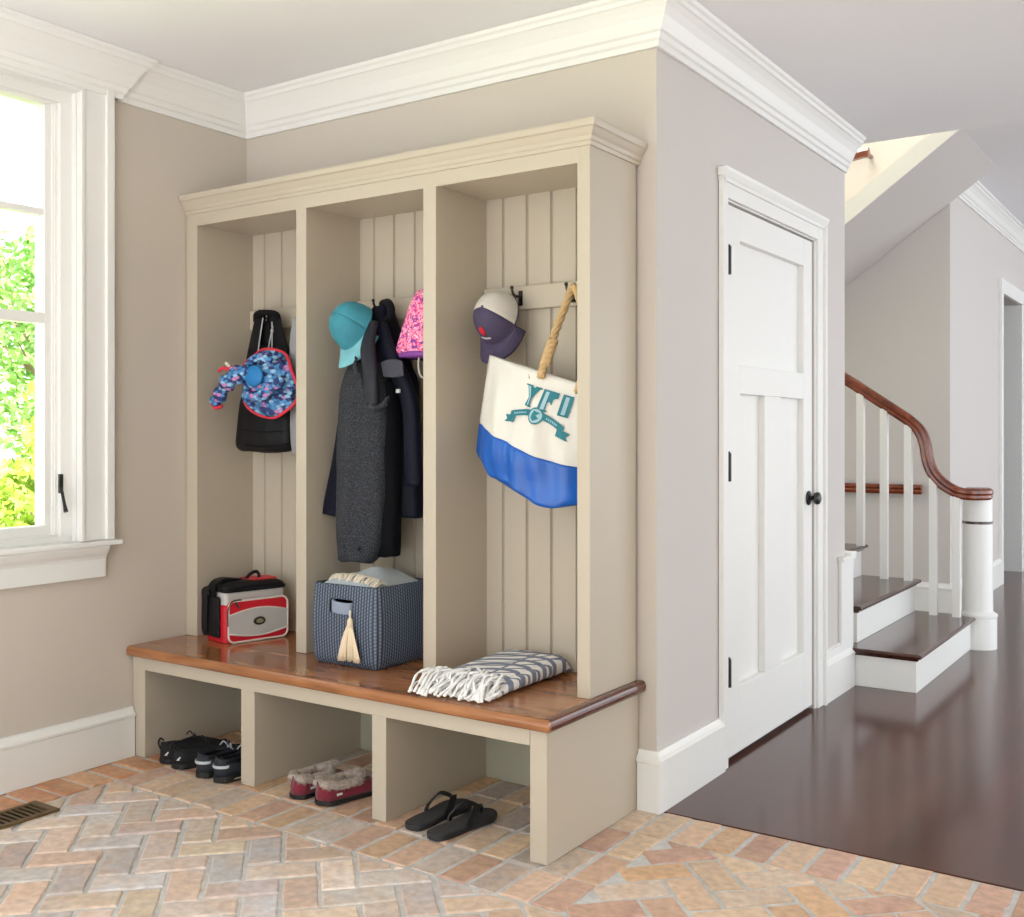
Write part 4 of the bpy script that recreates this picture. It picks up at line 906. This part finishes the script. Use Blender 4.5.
for i in range(rows+1):
    z = HB*i/rows; bulge = .010*math.sin(PI*min(1, z/HB))-.012*(1-min(1, z/.03))**2
    for j, (x, y, a) in enumerate(per):
        rib_ = abs(math.sin(PI*s_acc[j]/.0125)); br = .5+.5*math.sin(2*PI*(z/.0125+.5*(int(s_acc[j]/.0125) % 2)))
        d = bulge+.0042*rib_*(.55+.45*br)
        verts.append((x+d*math.cos(a), y+d*math.sin(a), z)); ribv.append(rib_*(.55+.45*br))
HX0, HX1 = atY(331, 606, 2.78).x, atY(353, 606, 2.78).x; HZ1, HZ0 = atY(331, 598, 2.78).z-BT, atY(331, 611, 2.78).z-BT
hole = lambda x, z, y: y < y0+.02 and HX0 < x < HX1 and HZ0 < z < HZ1
for i in range(rows):
    for j in range(K):
        x, y, a = per[j]; z = HB*(i+.5)/rows
        if hole(x, z, y): continue
        faces.append((i*K+j, i*K+(j+1) % K, (i+1)*K+(j+1) % K, (i+1)*K+j))
inn = len(verts)                                    # inner wall and rim
for z in (HB, HB-.004, .02):
    for j, (x, y, a) in enumerate(per): verts.append((x-(.010 if z < HB else .002)*math.cos(a), y-(.010 if z < HB else .002)*math.sin(a), z+(.003 if z == HB else 0))); ribv.append(.3)
for j in range(K):
    faces.append((rows*K+j, rows*K+(j+1) % K, inn+(j+1) % K, inn+j)); faces.append((inn+j, inn+(j+1) % K, inn+K+(j+1) % K, inn+K+j))
    x, y, a = per[j]
    if not (y < y0+.02 and HX0 < x < HX1): faces.append((inn+K+j, inn+K+(j+1) % K, inn+2*K+(j+1) % K, inn+2*K+j))
faces.append(tuple(inn+2*K+j for j in range(K))); faces.append(tuple(range(K-1, -1, -1)))
me = bpy.data.meshes.new('body'); W0 = Vector((-2.56, 2.93, 0)); me.from_pydata([Vector(v_)-W0 for v_ in verts], [], faces)
a_ = me.attributes.new('rib', 'FLOAT', 'POINT'); a_.data.foreach_set('value', ribv); me.materials.append(BSK); me.polygons.foreach_set('use_smooth', [True]*len(me.polygons))
o = bpy.data.objects.new('body', me); C.objects.link(o); o.parent = bk_
zb0 = BT
m = MB(); DEN = mat('pale_denim', rgb(138, 150, 168), .8, bump=.3, bscale=120)
ribbon(m, [Vector((HX0+.012, 2.79, zb0+HZ1-.02)), Vector((HX0+.022, 2.766, zb0+HZ1-.022)), Vector((HX0+.05, 2.757, zb0+HZ1-.026)), Vector((HX1-.01, 2.762, zb0+HZ1-.028)), Vector((HX1-.002, 2.79, zb0+HZ1-.028))], .040, .008, (0, 0, 1)); m.build('handle', DEN, bk_, bevel=.002)['label'] = 'pale blue fabric handle'
TAS = mat('cream_yarn', rgb(236, 218, 188), .85)
m = MB(); r_ = random.Random(5); T0 = Vector((-2.622, 2.752, zb0+.215)); hx, hz = -2.655, .062
T0 = Vector((atY(350, 620, 2.752).x, 2.752, zb0+.178))
for k in range(150):
    a = r_.uniform(-1, 1); b = r_.uniform(-1, 1); l = r_.uniform(.135, .147)
    e_ = Vector((T0.x-.010+a*.052, T0.y+.004-.02*(1-a*a)*(.5+.5*b)+.0, T0.z-l-.005*abs(a)))
    mid = T0.lerp(e_, .45)+Vector((a*.004, -.004, 0))
    m.tube(spline([T0+Vector((a*.007, b*.004, -.018)), mid, e_], 4), .0018, 4)
m.ellip(T0+Vector((0, 0, -.012)), (.011, .010, .017), 14, 10); m.tube([T0+Vector((0, 0, .03)), T0+Vector((0, 0, -.01))], .0035, 6)
for k in range(3): m.tube([T0+Vector((.0095*math.cos(a), .009*math.sin(a), -.020-.003*k)) for a in [2*PI*i/12 for i in range(12)]], .002, 5, loop=True)
m.build('tassel', TAS, bk_, smooth=True)['label'] = 'cream yarn tassel'
BLN = mat('blue_grey_blanket', rgb(160, 168, 174), .9, bump=.5, bscale=80, sheen=.2, var=.05, vscale=12)
bl = empty('blanket', (-2.56, 2.93, BT+.2), label='pale blue grey blanket with cream fringe bulging out of the navy basket', cat='blanket')
m = MB(); R = []; nx, ny = 26, 26; xs0, xs1, ys0, ys1 = x0+.008, x1-.008, y0+.008, y1-.008
for i in range(nx+1):
    row = []
    for j in range(ny+1):
        u, v_ = i/nx, j/ny; hgt = .060*pw(math.sin(PI*u), .6)*pw(math.sin(PI*v_), .35)+.012*math.sin(u*9+v_*4)*math.sin(PI*u)*math.sin(PI*v_)
        row.append(Vector((xs0+(xs1-xs0)*u, ys0+(ys1-ys0)*v_, BT+HB-.022+hgt+.006*math.sin(v_*14+u*3)*math.sin(PI*u))))
    R.append(row)
m.rings(R, closed=False, caps=False); m.build('cloth', BLN, bl, smooth=True, solid=.012)
FR = mat('cream_fringe', rgb(224, 214, 194), .9)
m = MB(); r_ = random.Random(6)
for k in range(44):
    u = .16+.80*k/43; bx_ = xs0+(xs1-xs0)*u; hgt = .05*pw(math.sin(PI*u), .6)
    q0 = Vector((bx_, ys0+.065+r_.uniform(-.01, .01), BT+HB-.006+hgt*.72)); q2 = Vector((bx_+r_.uniform(-.02, .02), ys0+.006+r_.uniform(0, .012), BT+HB-.004+hgt*.25+r_.uniform(0, .01))); q1 = (q0+q2)/2+Vector((r_.uniform(-.01, .01), 0, .012))
    m.tube(spline([q0, q1, q2], 4), .0035, 5)
m.build('fringe', FR, bl, smooth=True)['label'] = 'cream knotted fringe'

# --- folded throw on the bench (right bay)
THR = bpy.data.materials.new('throw_print'); THR.use_nodes = True; N = THR.node_tree.nodes; L = THR.node_tree.links; p = N['Principled BSDF']; p.inputs['Roughness'].default_value = .85
tc = N.new('ShaderNodeTexCoord')
def bandmask(kind, scale, loc, lo, hi):
    mp = N.new('ShaderNodeMapping'); mp.inputs['Location'].default_value = loc; L.new(tc.outputs['Object'], mp.inputs[0])
    wv = N.new('ShaderNodeTexWave'); wv.wave_type = kind; wv.inputs['Scale'].default_value = scale; wv.inputs['Distortion'].default_value = .25
    if kind == 'BANDS': wv.bands_direction = 'X'
    else: wv.rings_direction = 'Z'
    L.new(mp.outputs[0], wv.inputs['Vector']); r_ = ramp(N, [(lo, (0, 0, 0, 1)), (hi, (1, 1, 1, 1))]); L.new(wv.outputs['Fac'], r_.inputs[0]); return r_.outputs[0]
k1 = bandmask('RINGS', 5.2, (-.10, .20, 0), .66, .70); k2 = bandmask('BANDS', 1.9, (.02, 0, 0), .985, .992); k3 = bandmask('RINGS', 8, (.10, -.24, 0), .84, .88)
ma = N.new('ShaderNodeMath'); ma.operation = 'MAXIMUM'; L.new(k1, ma.inputs[0]); L.new(k2, ma.inputs[1]); mb2 = N.new('ShaderNodeMath'); mb2.operation = 'MAXIMUM'; L.new(ma.outputs[0], mb2.inputs[0]); L.new(k3, mb2.inputs[1])
mx = N.new('ShaderNodeMix'); mx.data_type = 'RGBA'; mx.inputs['A'].default_value = rgb(240, 238, 232); mx.inputs['B'].default_value = rgb(128, 134, 156); L.new(mb2.outputs[0], mx.inputs['Factor']); L.new(mx.outputs['Result'], p.inputs['Base Color'])
th = empty('throw_blanket', (-2.04, 2.9, BT+.0008), label='white folded throw with blue grey pattern and fringed end on the wooden bench', cat='blanket')
m = MB(); R = []; ya, yb2, xa, xb = 2.70, 3.14, -2.165, -1.90
for i in range(31):
    f = i/30; y = ya+(yb2-ya)*f; xm = xa+.02+.045*f; xe = xb+.02+.0*f; hh = (.046+.022*f)*(1 if f < .9 else (max(0, math.cos((f-.9)/.1*PI/2))*.6+.4)); hh *= (.5+.5*min(1, f/.15)); ring = []
    for j in range(28):
        a = 2*PI*j/28; ca, sa = math.cos(a), math.sin(a); X = (xm+xe)/2+(xe-xm)/2*math.copysign(abs(ca)**.55, ca)
        Z_ = hh/2+hh/2*math.copysign(abs(sa)**.6, sa)+(.004*math.sin(X*40+y*9) if sa > 0 else 0)
        ring.append((X, y, BT+.0012+Z_))
    R.append(ring)
m.rings(R); m.build('cloth', THR, th, smooth=True)
m = MB(); R = []
for i in range(25):                                # upper fold layer, shorter
    f = i/24; y = 2.74+.36*f; ring = []
    for j in range(24):
        a = 2*PI*j/24; ca, sa = math.cos(a), math.sin(a); X = -2.025+.112*math.copysign(abs(ca)**.55, ca); Z_ = .043+.020*f+.010*math.copysign(abs(sa)**.6, sa)*pw(math.sin(PI*min(max(f, .03), .97)), .3)
        ring.append((X+.02*f, y, BT+Z_))
    R.append(ring)
m.rings(R); m.build('top_fold', THR, th, smooth=True)
FW2 = mat('white_yarn', rgb(240, 239, 237), .85); m = MB(); r_ = random.Random(12)
for k in range(150):
    u = r_.random(); bx_ = -2.15+.255*u; lay = r_.random()
    q0 = Vector((bx_, 2.73+r_.uniform(-.02, .05), BT+.02+.05*lay)); ln = r_.uniform(.05, .13)
    q2 = Vector((bx_+r_.uniform(-.035, .035), q0.y-ln, BT+.006+r_.uniform(0, .018)*(1.5-ln*8 if ln < .1 else .6))); q1 = q0.lerp(q2, .5)+Vector((r_.uniform(-.03, .03), 0, .010+.012*lay))
    q2.y = max(q2.y, 2.607); q2.z = max(q2.z, BT+.005)
    pts = spline([q0, q1, q2], 5); m.tube(pts, [.0042+.0016*math.sin(i*2.2) for i in range(len(pts))], 6); m.ellip(q2, (.0065, .0065, .0048), 8, 6)
m.build('fringe', FW2, th, smooth=True)['label'] = 'thick white knotted fringe'

# ---------------------------------------------------------------- shoes
def loft_shoe(prof, mats, sole_h, opening, toe_round, holder, flat_toe=False):
    """prof: list of (t along length 0..1 heel->toe, half width, top height, open 0/1); local y = length"""
    pass
def shoe(name, loc, rot, L_, W_s, H_, kind, label, group, mirror=1):
    t = empty(name, loc, rot, label=label, cat={'sneaker': 'shoe', 'trainer': 'shoe', 'slipper': 'slipper'}[kind]); t['group'] = group
    n = 26; R, S1, S2 = [], [], []
    def wdt(f):
        heel = min(1, (max(f, 0)/.09))**.5; toe = min(1, (max(1-f, 0)/.16))**.5
        return W_s/2*(.80+.20*math.sin((f-.15)*PI*.75)**2)*heel*toe if 0 < f < 1 else .006
    def off(f): return mirror*.010*math.sin(f*PI*.9)
    hs = {'sneaker': .020, 'trainer': .022, 'slipper': .015}[kind]
    for i in range(n+1):
        f = i/n; w_ = max(wdt(f), .008); y = f*L_
        if kind == 'slipper': h = H_*(.86+.1*math.cos(f*6)) if f < .45 else H_*(.9-.75*((f-.45)/.55)**1.6)
        else: h = H_*(1-.18*min(1, f/.25)) if f < .25 else (H_*.82+H_*.12*math.sin((f-.25)/.3*PI/2) if f < .5 else H_*(.94-.62*((f-.5)/.5)**1.1))
        h = max(h, hs+.012); op = 1 if .02 < f < .5 else (0 if f > .58 or f < .02 else .5); cx_ = off(f)
        half = [(1, hs*.9), (1.05, hs+(h-hs)*.35), (.92, hs+(h-hs)*.7), (.72, h), ((.60), h-(.004 if op else -.002)), (.5 if op else .42, h*(1-op)+op*(hs+.4*(h-hs))+(0 if op else .006)), (.3 if not op else .42, (h+.009)*(1-op)+op*(hs+.006)), (0, (h+.010)*(1-op)+op*(hs+.004))]
        ring = [(cx_-w_*a, y, z) for a, z in half]+[(cx_+w_*a, y, z) for a, z in half[:-1][::-1]]
        R.append(ring)
        lift = .010*max(0, (f-.75)/.25)**2; ww = w_*1.07
        S1.append([(cx_-ww, y*1.02-.003, .0+lift), (cx_-ww*1.03, y*1.02-.003, hs*.6+lift), (cx_-ww, y*1.02-.003, hs+lift*.5), (cx_+ww, y*1.02-.003, hs+lift*.5), (cx_+ww*1.03, y*1.02-.003, hs*.6+lift), (cx_+ww, y*1.02-.003, .0+lift)])
    return t, R, S1, hs, wdt, off
def finish_shoe(args, upper, sole, extra):
    t, R, S1, hs, wdt, off = args
    m = MB(); m.rings(R); m.build('upper', upper, t, local=True, smooth=True)
    m = MB(); m.rings(S1); m.build('sole', sole, t, local=True, smooth=False, bevel=.003)
    extra(t, hs, wdt, off)
RUB = mat('black_rubber', rgb(20, 20, 20), .6); UPB = mat('black_knit_upper', rgb(22, 22, 24), .85, bump=.4, bscale=200)
SIL = mat('silver_reflective', rgb(196, 204, 212), .35, metal=.2); NVY = mat('slate_mesh_upper', rgb(34, 39, 48), .75, bump=.5, bscale=220)
def laces(t, L_, hs, H_, mt, n=4, w_=.024):
    m = MB()
    for k in range(n):
        y = L_*(.50+.055*k); z = H_*(.97-.07*k); m.tube(spline([(-w_, y, z-.006), (0, y+.006, z+.006), (w_, y+.002, z-.006)], 4), .0028, 6)
    m.tube(spline([(0, L_*.5, H_), (-.02, L_*.47, H_+.02), (-.032, L_*.44, H_+.006)], 5), .0025, 6); m.tube(spline([(0, L_*.5, H_), (.02, L_*.47, H_+.02), (.032, L_*.44, H_+.004)], 5), .0025, 6)
    m.build('laces', mt, t, local=True, smooth=True)
def ex_sneaker(t, hs, wdt, off):
    m = MB(); m.tube(spline([(0, -.002, .055), (0, -.010, .080), (0, -.002, .096), (0, .010, .086)], 5), .006, 8, flat=.5); m.build('pull_tab', UPB, t, local=True, smooth=True)
    laces(t, .27, hs, .075, UPB)
    m = MB(); xo = wdt(.06)*1.0+off(.06); m.add([(xo-.012, .0035, .034), (xo+.004, .024, .034), (xo-.003, .0135, .048)], [(0, 1, 2)]); m.build('triangle_mark', mat('white_mark', rgb(220, 220, 220), .5), t, local=True, solid=.002)['label'] = 'small white triangle mark'
    m = MB(); m.tube([(off(f)+sgn*wdt(f)*.72, f*.27, z) for sgn, fs in ((-1, [.5, .4, .3, .2, .1]), (1, [.1, .2, .3, .4, .5])) for f in fs for z in [.062 if f > .25 else .066]], .006, 8); m.build('padded_collar', UPB, t, local=True, smooth=True)
def ex_trainer(t, hs, wdt, off):
    m = MB(); R = []
    for k in range(13):
        a = PI+PI*k/12; w_ = wdt(.10)*1.04; R.append([(w_*math.cos(a), .030+.034*math.sin(a), z) for z in (.052, .062)]+[(w_*math.cos(a)*.96, .030+.032*math.sin(a), z) for z in (.062, .052)])
    m.rings(R); m.build('heel_stripe', SIL, t, local=True)['label'] = 'silver reflective heel stripe'
    laces(t, .28, hs, .08, GREYC, 5)
    m = MB(); m.tube([(off(f)+sgn*wdt(f)*.74, f*.28, .070) for sgn, fs in ((-1, [.5, .4, .3, .2, .1]), (1, [.1, .2, .3, .4, .5])) for f in fs], .007, 8); m.build('padded_collar', BLK2, t, local=True, smooth=True)
    m = MB(); m.tube(spline([(-.02, .15, .075), (0, .135, .1), (.02, .15, .075)], 5), .007, 8, flat=.5); m.build('tongue', NVY, t, local=True, smooth=True)
    m = MB(); m.tube([(off(f)+wdt(f)*1.06, f*.28, .006+.004) for f in (.05, .2, .4, .6, .8)], .0035, 6); m.build('outsole_line', mat('pale_sole', rgb(168, 160, 140), .6), t, local=True)
gs = 'black sneakers in the left cubby'
finish_shoe(shoe('sneaker', (-3.372, 2.60, 0), -.22, .27, .092, .078, 'sneaker', 'plain black sneaker nearest the left end of the bench', gs), UPB, RUB, ex_sneaker)
finish_shoe(shoe('sneaker', (-3.283, 2.585, 0), -.24, .27, .092, .078, 'sneaker', 'black sneaker with a white triangle mark second from the left end', gs), UPB, RUB, ex_sneaker)
gt = 'grey and black running shoes in the left cubby'
finish_shoe(shoe('running_shoe', (-3.118, 2.565, 0), -.04, .28, .088, .088, 'trainer', 'slate running shoe with silver heel stripe, the left of its pair', gt), NVY, RUB, ex_trainer)
finish_shoe(shoe('running_shoe', (-3.022, 2.565, 0), -.03, .28, .088, .088, 'trainer', 'slate running shoe with silver heel stripe, right against the first divider', gt), NVY, RUB, ex_trainer)
FELT = mat('maroon_felt', rgb(122, 30, 48), .9, bump=.4, bscale=160, sheen=.2, var=.15, vscale=25); FUR = mat('grey_brown_fur', rgb(176, 163, 152), .95, var=.25, vscale=60)
def ex_slipper(t, hs, wdt, off):
    r_ = random.Random(4); L_ = .27; base = []
    for sgn, fs in ((-1, [.60, .5, .4, .3, .2, .12, .06]), (1, [.06, .12, .2, .3, .4, .5, .60])):
        for f in fs: base.append(Vector((off(f)+sgn*wdt(f)*(.90 if f < .55 else .5), f*L_+(-.002 if f < .1 else 0), .060+.006*(f > .5)+.008*(f < .15))))
    base.append(Vector((off(.64), .645*L_, .07)))
    loop = []
    for i in range(len(base)):
        a, b = base[i], base[(i+1) % len(base)]
        for q in range(5): loop.append(a.lerp(b, q/5))
    m = MB(); m.tube([q+Vector((0, 0, r_.uniform(-.001, .001))) for q in loop], [.0125+.0025*r_.random() for _ in loop], 10, loop=True); m.build('fur_collar', FUR, t, local=True, smooth=True)['label'] = 'fluffy grey brown collar'
    m = MB()
    for k in range(2600):
        q = r_.choice(loop); d = Vector((r_.gauss(0, 1), r_.gauss(0, 1), r_.gauss(.3, 1))).normalized(); q = q+d*.012+Vector((r_.uniform(-.005, .005), r_.uniform(-.005, .005), 0)); d2 = (d+Vector((r_.gauss(0, .5), r_.gauss(0, .5), r_.gauss(0, .5)))).normalized(); s_ = d.orthogonal().normalized()*.0011
        m.add([q-s_, q+s_, q+d2*r_.uniform(.006, .012)], [(0, 1, 2)])
    fu = m.build('fur', FUR, t, local=True)
    m = MB(); m.ellip((off(.32), .30*L_, .040), (wdt(.3)*.80, .22*L_, .012), 18, 8); m.build('lining', mat('dark_fleece', rgb(44, 36, 34), .95, bump=.6, bscale=120), t, local=True, smooth=True)['label'] = 'dark fleece lining'
    m = MB(); xo = off(.2)+wdt(.2)*1.04; m.box(xo-.001, xo+.003, .045, .066, .030, .037); m.build('side_tag', mat('white_tag', rgb(225, 220, 215), .5), t, local=True)['label'] = 'small white side tag'
gl = 'maroon slippers in the middle cubby'
finish_shoe(shoe('slipper', (-2.668, 2.60, 0), -.10, .27, .100, .072, 'slipper', 'maroon slipper with fuzzy grey collar, the left of the pair', gl, -1), FELT, RUB, ex_slipper)
finish_shoe(shoe('slipper', (-2.558, 2.605, 0), -.16, .27, .100, .072, 'slipper', 'maroon slipper with fuzzy grey collar, the right of the pair', gl), FELT, RUB, ex_slipper)
# flip flops
FOAM = mat('charcoal_foam', rgb(44, 44, 46), .75, bump=.3, bscale=120); STR = mat('black_strap', rgb(20, 20, 22), .5)
def flip(loc, rot, label, mir):
    t = empty('flip_flop', loc, rot, label=label, cat='flip flop'); t['group'] = 'black flip flops in the right cubby'
    L_ = .29; out = []
    pr_ = [(0, .012), (.03, .030), (.1, .038), (.25, .040), (.45, .038), (.65, .046), (.8, .050), (.92, .040), (.98, .022), (1, .006)]
    lft = [(-w_+mir*.006*math.sin(f*PI), f*L_) for f, w_ in pr_]; rgt = [(w_+mir*.006*math.sin(f*PI), f*L_) for f, w_ in pr_[::-1]]
    poly = spline([Vector((x, y, 0)) for x, y in lft+rgt+[lft[0]]], 4)[:-1]; m = MB()
    cz = lambda y: .004*math.sin(y/L_*PI*2)**2
    m.rings([[Vector((q.x*k, q.y, z)) for q in poly] for z, k in ((.0, .94), (.006, .98), (.014, 1.0), (.019, .98))]); m.build('sole', FOAM, t, local=True, smooth=False, bevel=.0015)
    m = MB(); m.rings([[Vector((q.x*k, .008+q.y*.945, z)) for q in poly] for z, k in ((.0191, .88), (.021, .86))]); m.build('footbed', mat('footbed', rgb(58, 58, 60), .85, bump=.5, bscale=200), t, local=True)
    for sgn in (-1, 1):
        m = MB(); ribbon(m, [Vector(q) for q in ((sgn*.040, .125, .014), (sgn*.043, .14, .034), (sgn*.030, .18, .062), (sgn*.010+mir*.004, .215, .050), (mir*.006, .228, .030))], (.026, .012), .006, (sgn*.3, 1, .0)); m.build('strap', STR, t, local=True)
    m = MB(); m.tube([(mir*.006, .228, .024), (mir*.006, .226, .044)], .005, 8); m.build('toe_post', STR, t, local=True)
flip((-2.150, 2.600, 0), -.02, 'charcoal flip flop with black straps, the left of the pair', -1)
flip((-2.045, 2.575, 0), -.08, 'charcoal flip flop with black straps, the right of the pair', 1)
